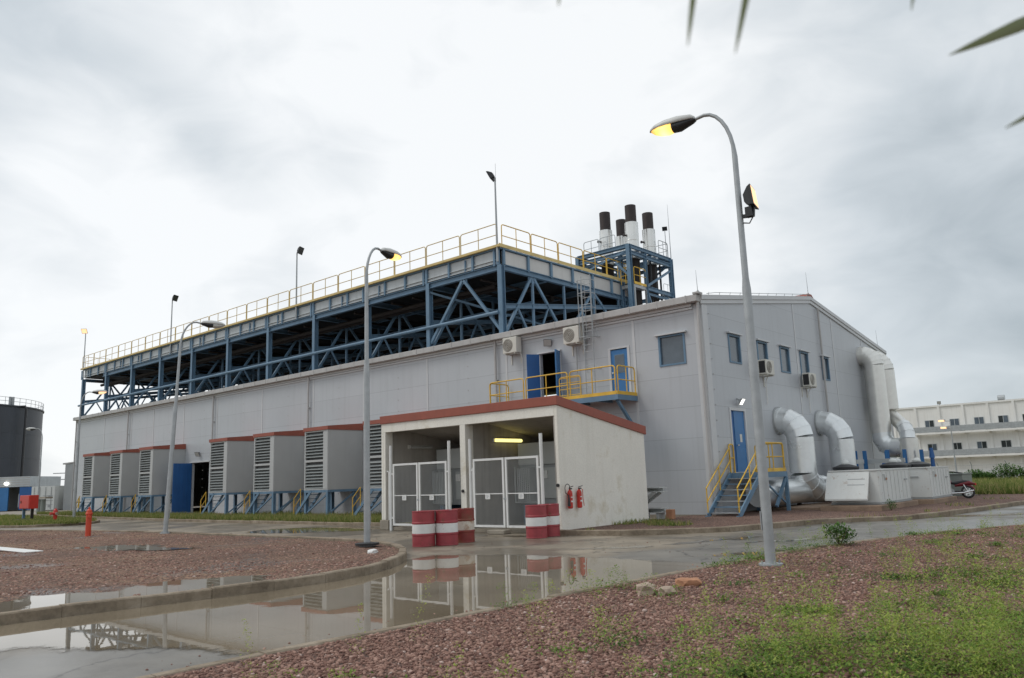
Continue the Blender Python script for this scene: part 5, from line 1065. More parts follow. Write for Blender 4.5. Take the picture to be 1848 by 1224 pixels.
# ================================================================== street lamps
def lamp_proto(H=7.9):
    t = local(thing('street_lamp', '', 'street lamp', (0,0,0), 'street lamps round the yard'))
    mb = MB(); mb.cyl((0,0,0), (0,0,.03), .19, n=20); mb.build('base_plate', m_galv, t)
    mb = MB()
    for a in range(4): c = (.15*math.cos(a*1.57+.78), .15*math.sin(a*1.57+.78)); mb.cyl((*c, .03), (*c, .075), .016, n=6)
    mb.build('bolt', m_galv, t) if False else mb.each('bolt', m_galv, t, 3)
    c = .50; AX = -.40
    pts = [(0,0,.03), (0,0,.5), (0,0,4.55), (0,0,4.75), (0,0,H-.95)]+[(c*1.0-c*math.cos(k*math.pi/2/7), 0, H-.95+ .95*math.sin(k*math.pi/2/7)*.98) for k in range(1, 8)]+[(1.15+AX, 0, H-.055)]
    rad = [.085, .083, .074, .055, .048]+[.036-.0006*k for k in range(7)]+[.028]
    mb = MB(); mb.tube(pts, .06, 16, True, rad); mb.build('pole', m_galv, t)
    mb = MB(); mb.box(.078, .094, -.05, .05, .55, .85); mb.build('hatch', m_galv, t)
    def sect(x, w, zt, zb): return [(x, w*math.cos(a), (zt if math.sin(a) > 0 else -zb)*abs(math.sin(a))**.8*(1 if math.sin(a) > 0 else 1)) for a in (2*math.pi*k/16 for k in range(16))]
    hz = H-.03
    def loft(secs, half=None):
        m_ = MB(); vs = []; n = len(secs[0])
        for s_ in secs: vs += [(x+AX, y, z+hz) for x, y, z in s_]
        m_.add(vs, [(i*n+k, i*n+(k+1) % n, (i+1)*n+(k+1) % n, (i+1)*n+k) for i in range(len(secs)-1) for k in range(n)], True)
        m_.add([(x+AX, y, z+hz) for x, y, z in secs[0]], [tuple(range(n))[::-1]]); m_.add([(x+AX, y, z+hz) for x, y, z in secs[-1]], [tuple(range(n))]); return m_
    tilt = -.06
    sh = [sect(x, w, zt, .012) for x, w, zt in ((1.08, .06, .05), (1.14, .10, .10), (1.4, .135, .145), (1.65, .145, .14), (1.84, .12, .10), (1.94, .06, .05), (1.97, .02, .02))]
    hd = loft(sh).build('lamp_head', m_lampshell, t)
    gh = [sect(x, w, .001, zb) for x, w, zb in ((1.06, .05, .04), (1.12, .08, .07), (1.36, .115, .15), (1.50, .122, .135))]
    loft([[(x, y, z-.012) for x, y, z in s_] for s_ in gh]).build('gear_housing', m_black, hd)
    ln = [sect(x, w, .001, zb) for x, w, zb in ((1.501, .120, .13), (1.60, .135, .15), (1.76, .125, .12), (1.88, .085, .065), (1.93, .04, .02))]
    loft([[(x, y, z-.014) for x, y, z in s_] for s_ in ln]).build('lens', m_lens, hd)
    return t
lp = lamp_proto()
def set_lens(o, mat):
    for c in o.children_recursive:
        if c.name.split('.')[0] == 'lens': c.data = c.data.copy(); c.data.materials[0] = mat
def lamp(loc, rz, label, mat=None, first=False):
    o = lp if first else copy_tree(lp); o.location = loc; o.rotation_euler[2] = rz; o['label'] = label
    if mat: set_lens(o, mat)
    return o
lamp((8.0, -13.65, .10), R(186), 'tall grey street lamp nearest the viewer with a floodlight on its pole', None, True)
l2 = lamp((-2.3, -13.68, .11), R(104), 'lit street lamp at the rounded tip of the gravel island'); l2.scale = (.975,)*3
mb = MB(); mb.lathe([(.30, .0), (.30, .05), (.10, .07)], (0, 0, .03), 20); fo = mb.build('footing', m_black); fo.parent = l2
l3 = lamp((-15.3, -12.62, .10), R(72), 'unlit leaning street lamp at the edge of the island before the blue door', m_lensoff); l3.rotation_euler = (0, 0, R(72)); l3.rotation_euler[1] = R(2.2)
lamp((-39.8, -6.9, .1), R(46), 'lit street lamp with its arm crossing the far left end of the hall', m_lenspale)
lamp((-69.5, .6, .0), R(225), 'unlit street lamp in front of the dark tank', m_lensoff)
lamp((-60.9, -11.3, .0), R(40), 'lit street lamp at the left picture edge, arm over the tank', m_lenspale)
FX, FY, FZ = 8.0, -13.65, 6.02
fl = thing('floodlight', 'black floodlight with glowing face clamped to the near lamp post', 'floodlight', (FX, FY, FZ))
a, b = MB(), MB(); flood_head(a, b, (FX+.26, FY+.02, FZ+.22), (.95, .20, .10), .40); hd = a.build('lamp_head', m_black, fl); b.build('lens', m_lenspale, hd)
mb = MB(); mb.bar((FX+.03, FY, FZ-.08), (FX+.2, FY+.02, FZ-.10), .05, .06); mb.bar((FX+.2, FY+.02, FZ-.10), (FX+.23, FY+.02, FZ+.16), .05, .10); mb.box(FX+.12, FX+.24, FY-.06, FY+.06, FZ-.12, FZ+.05); mb.build('bracket', m_black, fl)
mb = MB(); mb.tube([(FX+.05, FY, FZ-.2), (FX+.16, FY, FZ-.23), (FX+.24, FY, FZ-.12)], .012, 6); mb.build('cable', m_black, fl)
# twin headed lamp in front of the white building
t = thing('street_lamp', 'thin lamp post with two glowing heads before the white building', 'street lamp', (-3.25, 49, 0))
mb = MB(); mb.tube([(-3.25, 49, 0), (-3.25, 49, 5.2)], .06, 8, True, [.08, .04]); mb.tube([(-3.75, 49, 5.22), (-3.25, 49, 5.2)], .03, 6); mb.tube([(-3.65, 48.9, 4.62), (-3.25, 49, 4.6)], .03, 6); mb.build('pole', m_galv, t)
for x, y, z in ((-3.75, 49, 5.26), (-3.62, 48.9, 4.66)):
    mb = MB(); mb.box(x-.38, x+.15, y-.15, y+.15, z, z+.14); hd = mb.build('lamp_head', m_lampshell, t, bevel=.05); mb = MB(); mb.box(x-.36, x+.06, y-.165, y+.12, z-.08, z+.05); mb.build('lens', m_lenspale, hd)

# ================================================================== wall mounted units
def ac_unit(c, face, w, h, d, label):
    """face '-y' or '+x'; c = centre of the back on the wall"""
    t = thing('air_conditioner', label, 'air conditioner', c, 'outdoor air conditioners on the hall')
    def P(u, v, z):  # u across, v out of the wall
        return (c[0]+u, c[1]-v, c[2]+z) if face == '-y' else (c[0]+v, c[1]+u, c[2]+z)
    def bx(mb, u0, u1, v0, v1, z0, z1):
        p, q = P(u0, v0, z0), P(u1, v1, z1); mb.box(min(p[0], q[0]), max(p[0], q[0]), min(p[1], q[1]), max(p[1], q[1]), min(p[2], q[2]), max(p[2], q[2]))
    g = .12
    mb = MB(); bx(mb, -w/2, w/2, g, g+d, -h/2, h/2); cs = mb.build('casing', m_ac, t, bevel=.02)
    mb = MB(); s = -1
    mb.cyl(P(-w*.12, g+d+.001, 0), P(-w*.12, g+d+.012, 0), h*.40, n=24); fg = mb.build('fan_grille', m_fan, t)
    mb = MB(); n = 5
    for k in range(1, 5): 
        r = h*.40*k/4.5; mb.tube([P(-w*.12+r*math.cos(a), g+d+.016, r*math.sin(a)) for a in (2*math.pi*j/20 for j in range(21))], .006, 4, False)
    mb.build('grille_ring', m_ac, fg)
    mb = MB(); sd_ = -w/2-.003
    if face == '+x': 
        bx(mb, sd_, sd_+.002, g+.04, g+d-.04, -h*.40, h*.40); mb.build('side_grille', m_black, t)
    else:
        mb.box(c[0]+w/2+.001, c[0]+w/2+.004, c[1]-g-d*.5, c[1]-g-.03, c[2]-h*.3, c[2]+h*.32); mb.build('side_cover', m_ac, t)
    for u in (-w*.35, w*.35):
        mb = MB(); bx(mb, u-.02, u+.02, .0, g+d, -h/2-.05, -h/2-.004); bx(mb, u-.02, u+.02, .0, .04, -h/2-.45, -h/2-.052); mb.build('bracket', m_ac, t)
    mb = MB(); a = P(w*.45, g+.05, -h/2); b2 = P(w*.45, .06, -h/2-.25); mb.tube([a, b2, (b2[0], b2[1], b2[2]-.9)], .02, 6); mb.build('refrigerant_pipe', m_white, t)
ac_unit((-9.12, 0, 7.42), '-y', .80, .70, .36, 'boxy outdoor air conditioner under the gutter left of the open upper door')
ac_unit((-5.72, 0, 7.38), '-y', .80, .70, .36, 'boxy outdoor air conditioner beside the caged ladder')
ac_unit((0, 4.62, 5.72), '+x', .80, .60, .34, 'outdoor air conditioner behind the near lamp post on the gable')
ac_unit((0, 9.12, 5.52), '+x', .80, .60, .34, 'outdoor air conditioner below the fourth gable window')
rk = thing('pipe_rack', 'bundle of grey cable pipes running up beside the ladder', 'pipes', (-5.3, -.1, 6.8))
for x in (-5.42, -5.34, -5.27): mb = MB(); mb.tube([(x, -.13, 6.75), (x, -.13, 7.7)], .022, 6); mb.build('pipe', m_galv, rk)
mb = MB(); mb.tube([(-5.75, -.1, 4.7), (-5.75, -.1, 6.9)], .03, 6); mb.build('pipe', m_dgrey, rk)
def wall_flood(c, d, label, lit, s=.34):
    t = thing('wall_floodlight', label, 'floodlight', c, 'small floodlights on the walls'); d = Vector(d); a, b = MB(), MB(); h = Vector(c)+d.normalized()*.25
    flood_head(a, b, h, d, s); a.bar(c, h, .05, .05); hd = a.build('lamp_head', m_dgrey if lit else m_black, t); b.build('lens', m_lenswhite if lit else m_lensoff, hd)
wall_flood((-7.34, 0, 7.42), (.55, -.7, -.5), 'small unlit floodlight over the open upper door', False)
wall_flood((-37.7, 0, 4.1), (.3, -.8, -.45), 'small unlit floodlight over the dark ground floor doorway', False)
wall_flood((0, 2.30, 4.36), (.75, .05, -.5), 'lit floodlight above the gable door', True, .30)

# ================================================================== ducts and ventilation units at the gable
def seg_elbow(c, a, b, r, t0, t1, n=4): return arc(c, a, b, r, t0, t1, n)
def duct_thing(label, loc, runs, mat, r, flange=()):
    t = thing('duct', label, 'duct', loc, 'ventilation ducts on the gable')
    for nm, pts in runs: mb = MB(); mb.tube(pts, r, 28); o = mb.build(nm, mat, t); 
    for p, d in flange:
        mb = MB(); p = Vector(p); d = Vector(d); mb.tube([p-d*.02, p+d*.02], r+.03, 28); mb.build('flange', mat, t)
    return t
def faceted(mb, pts, r, n=28):
    """mitred elbow: each gore is its own straight piece so that the seams show"""
    P = [Vector(p) for p in pts]
    mb.tube(P, r, n, split=True)
    for p, a, b in zip(P[1:-1], P, P[2:]):
        d = (b-a).normalized(); mb.tube([p-d*.014, p+d*.014], r+.014, n)
rA, rad_ = .53, .95
def gable_duct(y, zc, xo, zbot, label):
    t = thing('duct', label, 'duct', (xo, y, zbot), 'ventilation ducts on the gable')
    mb = MB(); faceted(mb, [(.02, y, zc), (.12, y, zc)]+arc((.12, y, zc-xo+.12), (0,0,1), (1,0,0), xo-.12, .0, math.pi/2, 4)[1:], rA); mb.build('elbow', m_duct, t)
    mb = MB(); mb.tube([(xo, y, zc-xo+.12), (xo, y, zbot)], rA-.004, 28)
    for z in (zc-xo-.10, zc-xo-.35, zbot+.4): mb.tube([(xo, y, z), (xo, y, z+.03)], rA+.010, 28)
    mb.build('riser', m_duct, t)
    mb = MB(); mb.tube([(.0, y, zc), (.05, y, zc)], rA+.06, 28); mb.build('wall_collar', m_dgrey, t)
    return t
d1 = gable_duct(5.98, 3.62, .86, 1.45, 'fat galvanised duct elbow nearest the steps, dropping onto the horizontal duct')
mb = MB(); faceted(mb, [(.86, 5.98, 1.45), (.88, 6.02, 1.25), (.95, 6.18, 1.02), (1.05, 6.45, .86), (1.2, 6.9, .8)], rA); mb.build('shoe', m_duct, d1)
gable_duct(10.52, 3.66, .92, .3, 'fat galvanised duct elbow standing behind the white container')
hd_ = thing('duct', 'long horizontal galvanised duct lying behind the entrance steps', 'duct', (.72, 3, .2), 'ventilation ducts on the gable')
mb = MB(); mb.tube([(.72, 1.9, .76), (.72, 6.1, .74)], .48, 28); mb.build('pipe', m_duct, hd_)
mb = MB(); faceted(mb, [(.72, 6.1, .74), (.95, 6.55, .74), (1.45, 6.8, .74), (2.85, 6.85, .74)], .49, 14); mb.build('elbow', m_duct, hd_)
mb = MB(); mb.box(.62, .74, 5.6, 5.8, .1, .3); mb.box(.62, .74, 2.2, 2.4, .1, .3); mb.each('support', m_black, hd_)

def container(x0, x1, y0, y1, z0, z1, label, hood):
    t = thing('air_handling_unit', label, 'ventilation unit', ((x0+x1)/2, (y0+y1)/2, z0), 'white ventilation units by the gable')
    mb = MB(); mb.box(x0, x1, y0, y1, z0, z1); body = mb.build('casing', m_unit, t, bevel=.02)
    n = max(2, int((y1-y0)/.42)); mb = MB()
    for k in range(n+1):
        y = y0+.03+(y1-y0-.06)*k/n; mb.box(x1+.001, x1+.022, y-.018, y+.018, z0+.06, z1-.05)
    mb.build('side_rib', m_unit, body)
    mb = MB(); mb.box(x0-.02, x1+.03, y0-.02, y1+.02, z0-.06, z0-.002); mb.build('base_frame', m_dgrey, t)
    mb = MB(); mb.box(x0-.02, x1+.02, y0-.03, y1+.02, z1+.002, z1+.045); mb.build('lid', m_unit, t)
    mb = MB(); yy = y0+.62; mb.box(x1+.023, x1+.028, yy, yy+.05, z1-.36, z1-.14); mb.box(x1+.023, x1+.028, yy-.16, yy-.02, z1-.17, z1-.14); mb.build('warning_mark', m_redfire if False else m_dgrey, body)
    mb = MB(); mb.box(x1+.023, x1+.028, yy+.16, yy+.30, z1-.34, z1-.26); mb.build('sticker', m_brick, body)
    mb = MB(); mb.box(x1+.023, x1+.04, y1-.7, y1-.35, z0+.72, z0+.77); mb.box(x1-.7, x1-.4, y0-.04, y0-.021, z0+.78, z0+.82) if not hood else None; mb.each('handle', m_dgrey, body)
    if hood:
        mb = MB(); hx0, hx1 = x0-.05, x1-.28
        mb.extr([(hx0, y0-.02, z1-.02), (hx0, y0-.50, z0+.16), (hx0, y0-.50, z0+.10), (hx0, y0-.44, z0+.10), (hx0, y0-.021, z1-.16)], (hx1-hx0, 0, 0)); h = mb.build('rain_hood', m_unit, t)
        mb = MB(); p0 = Vector(((hx0+hx1)/2+.05, y0-.20, z1-.55)); mb.box(hx0+.55, hx0+.58, y0-.30, y0-.18, z1-.58, z1-.2); dd = Vector((0, -.48, -(z1-z0-.18))).normalized(); nn = Vector((0, dd.z, -dd.y)).normalized()
        mb = MB()
        for u0, u1, s0, s1 in ((hx0+.75, hx1-.12, .28, .305), (hx0+.75, hx1-.12, .50, .525)):
            q = [Vector((u, y0-.02, z1-.02))+dd*s+nn*.006 for u, s in ((u0, s0), (u1, s0), (u1, s1), (u0, s1))]; q2 = [v-nn*.05 for v in q]; mb.add(q+q2, [(0,1,2,3), (7,6,5,4), (0,4,5,1), (1,5,6,2), (2,6,7,3), (3,7,4,0)])
        mb.build('hood_seam', m_dgrey, h)
    return t
def plinth(x0, x1, y0, y1, h, label):
    mb = MB(); mb.box(x0, x1, y0, y1, 0, h); tag(mb.build('concrete_plinth', m_plinth, bevel=.03, origin=((x0+x1)/2, (y0+y1)/2, 0)), label, 'plinth')
plinth(2.55, 4.66, 2.95, 7.4, .28, 'concrete plinth carrying the hooded white unit')
plinth(2.85, 5.06, 8.0, 11.6, .27, 'concrete plinth carrying the second white unit')
plinth(.3, 2.5, 3.5, 7.0, .2, 'low concrete plinth under the horizontal duct')
container(2.80, 4.50, 3.45, 7.10, .35, 1.46, 'white container like ventilation unit with a big sloping hood', True)
container(3.05, 4.92, 8.35, 11.35, .34, 1.47, 'white container like ventilation unit without hood, beside the parked motorcycle', False)
def fan(x, y, z, label, r=.52):
    t = thing('roof_fan', label, 'fan', (x, y, z), 'black roof fans on the white units'); mb = MB(); mb.lathe([(r*.9, 0), (r, .05), (r, .12), (r*.55, .20), (.1, .25), (0.001, .25)], (x, y, z), 24); mb.build('cowl', m_black, t)
    mb = MB(); mb.lathe([(.16, .2), (.16, .30), (.09, .38), (.001, .40)], (x, y, z), 16); mb.build('motor_cap', m_unit, t)
fan(3.5, 8.8, 1.52, 'black fan cowl between the hooded unit and the blue pump frame')
fan(3.35, 9.9, 1.52, 'black fan cowl in the middle of the three on the white units')
fan(3.9, 10.7, 1.52, 'black fan cowl rightmost of the three, next to the silver riser')
fan(2.2, 7.0, 1.50, 'black fan cowl just behind the hooded unit', .5)
# grey green unit and pump frame
gb = thing('generator_box', 'grey green metal cabinet behind the motorcycle', 'cabinet', (3.7, 16.4, .1))
mb = MB(); mb.box(2.9, 4.45, 15.7, 17.6, .12, 1.1); bd = mb.build('casing', m_greenbox, gb, bevel=.02)
mb = MB(); mb.box(2.86, 4.49, 15.66, 17.64, 1.102, 1.15); mb.build('lid', m_greenbox, gb)
mb = MB(); mb.tube([(3.2, 16, 1.15), (3.6, 16.1, 1.24), (4.0, 16.2, 1.22), (4.3, 16.5, 1.15)], .03, 6); mb.build('cable', m_black, gb)
mb = MB()
for k in range(5): mb.box(4.452, 4.47, 15.95+k*.3, 16.05+k*.3, .16, .25)
mb.each('foot_bracket', m_white, gb)
mb = MB(); mb.box(2.9, 4.6, 15.6, 17.7, -.02, .115); mb.build('base', m_concrete, gb)
pf = thing('equipment_rack', 'blue steel frame with grey beam under the silver ducts', 'frame', (1.4, 14, .1))
for x, y in ((.9, 12.2), (1.0, 13.2), (1.9, 13.6), (2.6, 13.8), (1.0, 16.5), (2.6, 16.6)):
    mb = MB(); mb.ibeam((x, y, .1), (x, y, 2.35), .14, .14, up=(0,1,0)); mb.build('post', m_bluedoor, pf)
mb = MB(); mb.box(.85, 2.7, 13.3, 13.42, 1.75, 1.95); mb.box(.85, .97, 12.1, 16.6, 1.75, 1.95); mb.each('beam', m_cabinet, pf)
mb = MB(); mb.cyl((1.5, 14.2, 1.5), (2.3, 14.2, 1.5), .32, n=16); mb.build('pump', m_bluedeep, pf)
mb = MB(); mb.tube([(3.9, 13.2, .1), (3.9, 13.2, 1.9)], .12, 10, True, [.14, .08]); mb.tube([(3.9, 13.2, 1.9), (3.9, 13.2, 2.35)], .12, 10, True, [.12, .07]); mb.build('valve_post', m_bluedeep, pf)
# silver ducts high on the far end of the gable
sd1 = thing('duct', 'shiny silver duct pair bending down from the far eaves', 'duct', (.8, 17.8, 2.5), 'ventilation ducts on the gable')
for x, y, zt, zb in ((.68, 17.2, 7.40, 3.3), (.80, 18.45, 7.35, 4.55)):
    mb = MB(); faceted(mb, [(.0, y, zt), (.08, y, zt)]+arc((.08, y, zt-x+.08), (0,0,1), (1,0,0), x-.08, 0, math.pi/2, 6)[1:], .48); mb.tube([(x, y, zt-x+.08), (x, y, zb)], .48, 28)
    for z in np.arange(zb+.4, zt-1, 1.15): mb.tube([(x, y, z), (x, y, z+.025)], .488, 28)
    mb.build('riser', m_alu, sd1)
mb = MB(); faceted(mb, [(.68, 17.2, 3.3), (.70, 17.2, 3.0), (.86, 17.18, 2.7), (1.15, 17.12, 2.52), (1.7, 17.05, 2.5)], .49); mb.build('lower_elbow', m_duct, sd1)
mb = MB(); faceted(mb, [(.80, 18.45, 4.55), (.88, 18.38, 4.25), (1.75, 17.3, 3.55)], .33); mb.build('diagonal_run', m_alu, sd1)
sd2 = thing('duct', 'upright silver riser with collar right of the blue frame', 'duct', (1.95, 17.0, .1), 'ventilation ducts on the gable')
mb = MB(); mb.tube([(1.98, 17.0, .1), (1.98, 17.0, 1.5)], .34, 28); mb.build('foot', m_duct, sd2)
mb = MB(); mb.tube([(1.95, 17.0, 1.5), (1.95, 17.0, 2.95)], .46, 28); mb.tube([(1.95, 17.0, 2.6), (1.95, 17.0, 2.64)], .48, 28); mb.tube([(1.95, 17.0, 1.48), (1.95, 17.0, 1.52)], .48, 28); mb.build('drum', m_alu, sd2)
mb = MB(); faceted(mb, [(1.95, 17.0, 2.95), (1.94, 17.02, 3.2), (1.80, 17.22, 3.48), (1.7, 17.36, 3.6)], .36); mb.build('top_elbow', m_duct, sd2)

# ------------------------------------------------------------------ motorcycle
bk = thing('motorcycle', 'dark red motorcycle parked at the end of the white ventilation unit', 'motorcycle', (3.6, 12.3, .1)); local(bk)
def torus(mb, c, R_, r, n=24, m_=8): mb.tube([(c[0]+R_*math.cos(a), c[1], c[2]+R_*math.sin(a)) for a in (2*math.pi*k/n for k in range(n+1))], r, m_, False)
for x in (.62, -.62):
    mb = MB(); torus(mb, (x, 0, .30), .25, .05); wh = mb.build('wheel', m_rubber, bk); mb = MB(); torus(mb, (x, 0, .30), .19, .018); mb.cyl((x, -.06, .30), (x, .06, .30), .06, n=12)
    for k in range(6): a = k*math.pi/3; mb.bar((x, 0, .30), (x+.19*math.cos(a), 0, .30+.19*math.sin(a)), .02, .025)
    mb.build('rim', m_chrome, wh)
mb = MB(); mb.tube([(.95, 0, .66), (.7, 0, .72), (.35, 0, .66), (.1, 0, .62)], .09, 12, True, [.05, .10, .10, .07]); mb.build('tail_fairing', m_bikered, bk)
mb = MB(); mb.tube([(.75, 0, .78), (.45, 0, .78), (.15, 0, .72), (-.05, 0, .74)], .09, 12, True, [.05, .09, .1, .06]); mb.build('seat', m_black, bk)
mb = MB(); mb.tube([(-.05, 0, .74), (-.25, 0, .80), (-.5, 0, .78)], .14, 12, True, [.10, .15, .08]); mb.build('fuel_tank', m_bikered, bk)
mb = MB(); mb.tube([(.62, .1, .30), (.1, .1, .34), (-.2, .08, .32), (-.4, .0, .70)], .025, 6); mb.tube([(.62, -.1, .30), (.1, -.1, .34), (-.2, -.08, .32)], .025, 6); mb.build('frame', m_black, bk)
mb = MB(); mb.cyl((-.1, -.12, .34), (-.1, .12, .34), .14, n=12); mb.cyl((-.2, 0, .35), (-.28, 0, .58), .1, n=10); mb.build('engine', m_dgrey, bk)
mb = MB(); mb.tube([(-.1, -.16, .24), (.4, -.16, .26), (.85, -.16, .36)], .04, 8); mb.build('exhaust', m_chrome, bk)
mb = MB(); mb.tube([(.58, -.12, .33), (.45, -.12, .64)], .03, 8); mb.build('shock_absorber', m_chrome, bk)
mb = MB(); mb.tube([(-.62, 0, .30), (-.48, 0, .75), (-.42, 0, .95)], .03, 8); mb.tube([(-.38, -.33, .98), (-.42, 0, .95), (-.38, .33, .98)], .018, 6); mb.build('fork', m_chrome, bk)
mb = MB(); mb.box(.95, 1.0, -.07, .07, .60, .70); mb.build('tail_light', m_redfire, bk)
mb = MB(); mb.tube([(.62+.30*math.cos(a), 0, .30+.30*math.sin(a)) for a in (.3, .7, 1.1, 1.6)], .05, 8); mb.build('mudguard', m_bikered, bk)
bk.location = (4.62, 13.0, .1); bk.rotation_euler = (R(-4), 0, R(22)); bk.scale = (.92,)*3

# ================================================================== left background
fb = thing('fire_cabinet', 'red fire hose cabinet on two legs on the grassy island', 'fire cabinet', (-41.2, -9, .1))
mb = MB(); mb.box(-42.1, -40.35, -9.25, -8.75, .85, 1.66); bd = mb.build('cabinet', m_redfire, fb, bevel=.02)
mb = MB(); mb.box(-41.95, -40.42, -9.268, -9.252, .90, 1.61); dr = mb.build('door', m_redfire, bd); mb = MB(); mb.box(-41.82, -41.7, -9.29, -9.27, 1.18, 1.34); mb.build('handle', m_black, dr)
for x, mt in ((-42.0, m_blue), (-40.55, m_rustpipe)):
    mb = MB(); mb.box(x-.07, x+.07, -9.07, -8.93, .1, .848); mb.build('leg', mt, fb)
mb = MB(); mb.box(-42.7, -40.3, -9.4, -8.6, .02, .22); mb.build('base', m_black, fb)
hy = thing('fire_hydrant', 'stout red fire hydrant on the grassy island beside the fire cabinet', 'hydrant', (-36.9, -8.95, .1)); c = (-36.9, -8.95, .1)
mb = MB(); mb.lathe([(.17, 0), (.17, .05), (.10, .08), (.11, .42), (.15, .45), (.15, .52), (.13, .55), (.11, .66), (.05, .72), (.04, .76), (.001, .77)], c, 18); mb.build('body', m_redfire, hy)
for d in ((1,0,0), (-1,0,0), (0,-1,0)):
    mb = MB(); p = Vector(c)+Vector((0,0,.47)); d = Vector(d); mb.cyl(p+d*.1, p+d*.24, .065, n=10); mb.cyl(p+d*.22, p+d*.28, .085, n=8); mb.build('outlet', m_redfire if d.x < 1 else m_concrete, hy)
sp_ = thing('standpipe', 'slim orange red standpipe post on the gravel island', 'standpipe', (-17.45, -14.45, .1)); c = (-17.45, -14.45, .08)
mb = MB(); mb.lathe([(.095, 0), (.095, .78), (.12, .79), (.12, .84), (.10, .86), (.09, .94), (.035, .99), (.035, 1.05), (.001, 1.06)], c, 16); mb.build('body', m_orange, sp_)
mb = MB(); mb.cyl((c[0]+.08, c[1]-.02, .80), (c[0]+.17, c[1]-.04, .80), .05, n=10); mb.build('outlet', m_orange, sp_)
# fire point on the wall end and yellow post by the far intake
t = thing('valve_post', 'thin yellow post with a cross handle at the far wall end', 'valve', (-54.5, -1.3, .1))
mb = MB(); mb.tube([(-54.5, -1.3, .1), (-54.5, -1.3, 1.3)], .05, 6); mb.build('pipe', m_yellow, t); mb = MB(); mb.tube([(-55.0, -1.3, 1.0), (-54.0, -1.3, 1.0)], .04, 6); mb.build('handle', m_rustpipe, t)

def blue_building():
    t = thing('store_building', 'low grey sheet clad store with blue doors below the dark tank', 'building', (-88, 4.5, .02)); ux, uy = Vector((.739, .674, 0)), Vector((-.674, .739, 0)); o = Vector((-86.4, 5.0, .02))
    def bx(u0, u1, v0, v1, z0, z1, mb):   # u along the front to the left, v away from the viewer
        P = lambda u, v, z: o-ux*u+uy*v+Vector((0, 0, z))
        mb.add([P(u0,v0,z0),P(u1,v0,z0),P(u1,v1,z0),P(u0,v1,z0),P(u0,v0,z1),P(u1,v0,z1),P(u1,v1,z1),P(u0,v1,z1)], [(0,1,2,3),(7,6,5,4),(0,4,5,1),(1,5,6,2),(2,6,7,3),(3,7,4,0)])
    mb = MB(); bx(0, .1, .12, 6, 0, 2.65, mb); bx(0, 12, 6, 6.1, 0, 2.65, mb); bx(12, 12.1, .12, 6, 0, 2.65, mb); mb.build('wall', m_dgrey, t)
    mb = MB(); bx(-.15, 12.2, -.02, 6.2, 2.66, 3.78, mb); f = mb.build('roof_band', m_fascia, t)
    mb = MB(); 
    for z in (2.85, 3.1, 3.35, 3.6): bx(-.15, 12.2, -.05, -.022, z, z+.1, mb)
    mb.build('cladding_rib', m_gutter, f)
    mb = MB(); bx(-.9, .9, -.1, .06, .12, 2.6, mb); d = mb.build('door', m_bluedeep, t)
    mb = MB(); bx(2.15, 4.6, -.1, .06, .05, 2.6, mb); d2 = mb.build('door', m_bluedoor, t); d2['label'] = 'brighter blue leaf at the picture edge'
    mb = MB(); bx(4.7, 8, .0, .1, .0, 2.6, mb); mb.build('front_wall', m_dgrey, t)
    mb = MB(); bx(1.15, 1.35, .5, .6, .4, 1.9, mb); mb.build('shelf', m_cabinet, t)
    p = o-ux*2.4+uy*-.12+Vector((0,0,3.02)); mb = MB(); mb.lathe([(.001, -.2), (.2, -.12), (.26, 0), (.2, .15), (.001, .2)], p, 14); mb.build('lamp', m_lenswhite, t)
blue_building()
# dark storage tank
tk = thing('storage_tank', 'big dark grey cylindrical storage tank at the left edge', 'tank', (-131.5, 4.5, 0)); c = (-131.5, 4.5, 0); Rt, Ht = 15.2, 14.7
d_ = MB(); d_.lathe([(Rt, 0), (Rt, 3.6), (Rt+.02, 3.62), (Rt, 3.64), (Rt, 7.2), (Rt+.02, 7.22), (Rt, 7.24), (Rt, 10.8), (Rt+.02, 10.82), (Rt, 10.84), (Rt, Ht), (Rt+.15, Ht), (Rt+.15, Ht+.2), (Rt, Ht+.2), (.01, Ht+1.2)], c, 96); d_.build('shell', m_tank, tk)
mb = MB()
for k in range(72):
    a = 2*math.pi*k/72; p = Vector(c)+Vector((Rt*math.cos(a), Rt*math.sin(a), Ht+.2)); mb.tube([p, p+Vector((0,0,1.1))], .03, 4)
for z in (.55, 1.1): mb.tube([Vector(c)+Vector((Rt*math.cos(2*math.pi*k/72), Rt*math.sin(2*math.pi*k/72), Ht+.2+z)) for k in range(73)], .03, 4, False)
mb.build('railing', m_galv, tk)
def on_tank(a, r, z): return Vector((c[0]+r*math.cos(a), c[1]+r*math.sin(a), z))
aE = R(36)
mb = MB(); mb.tube([on_tank(aE, Rt-.5, Ht+.1), on_tank(aE, Rt+.7, Ht+.1), on_tank(aE, Rt+.9, Ht-.3), on_tank(aE, Rt+.9, 3.5), on_tank(aE, Rt+.9, .2)], .17, 10); mb.build('drain_pipe', m_black, tk)
aE2 = R(8); mb = MB(); mb.tube([on_tank(aE2, Rt+.1, Ht-1), on_tank(aE2, Rt+.5, Ht-.8), on_tank(aE2+.02, Rt+.6, Ht-1.4), on_tank(aE2+.02, Rt+.6, .2)], .22, 10); mb.build('drain_pipe', m_tank, tk)
for a, w in ((R(33), .5), (R(31), .3)):
    mb = MB(); mb.cyl(on_tank(a, Rt-.8, Ht+.2), on_tank(a, Rt-.8, Ht+1.5), w*.5, n=10); mb.build('vent', m_galv, tk)
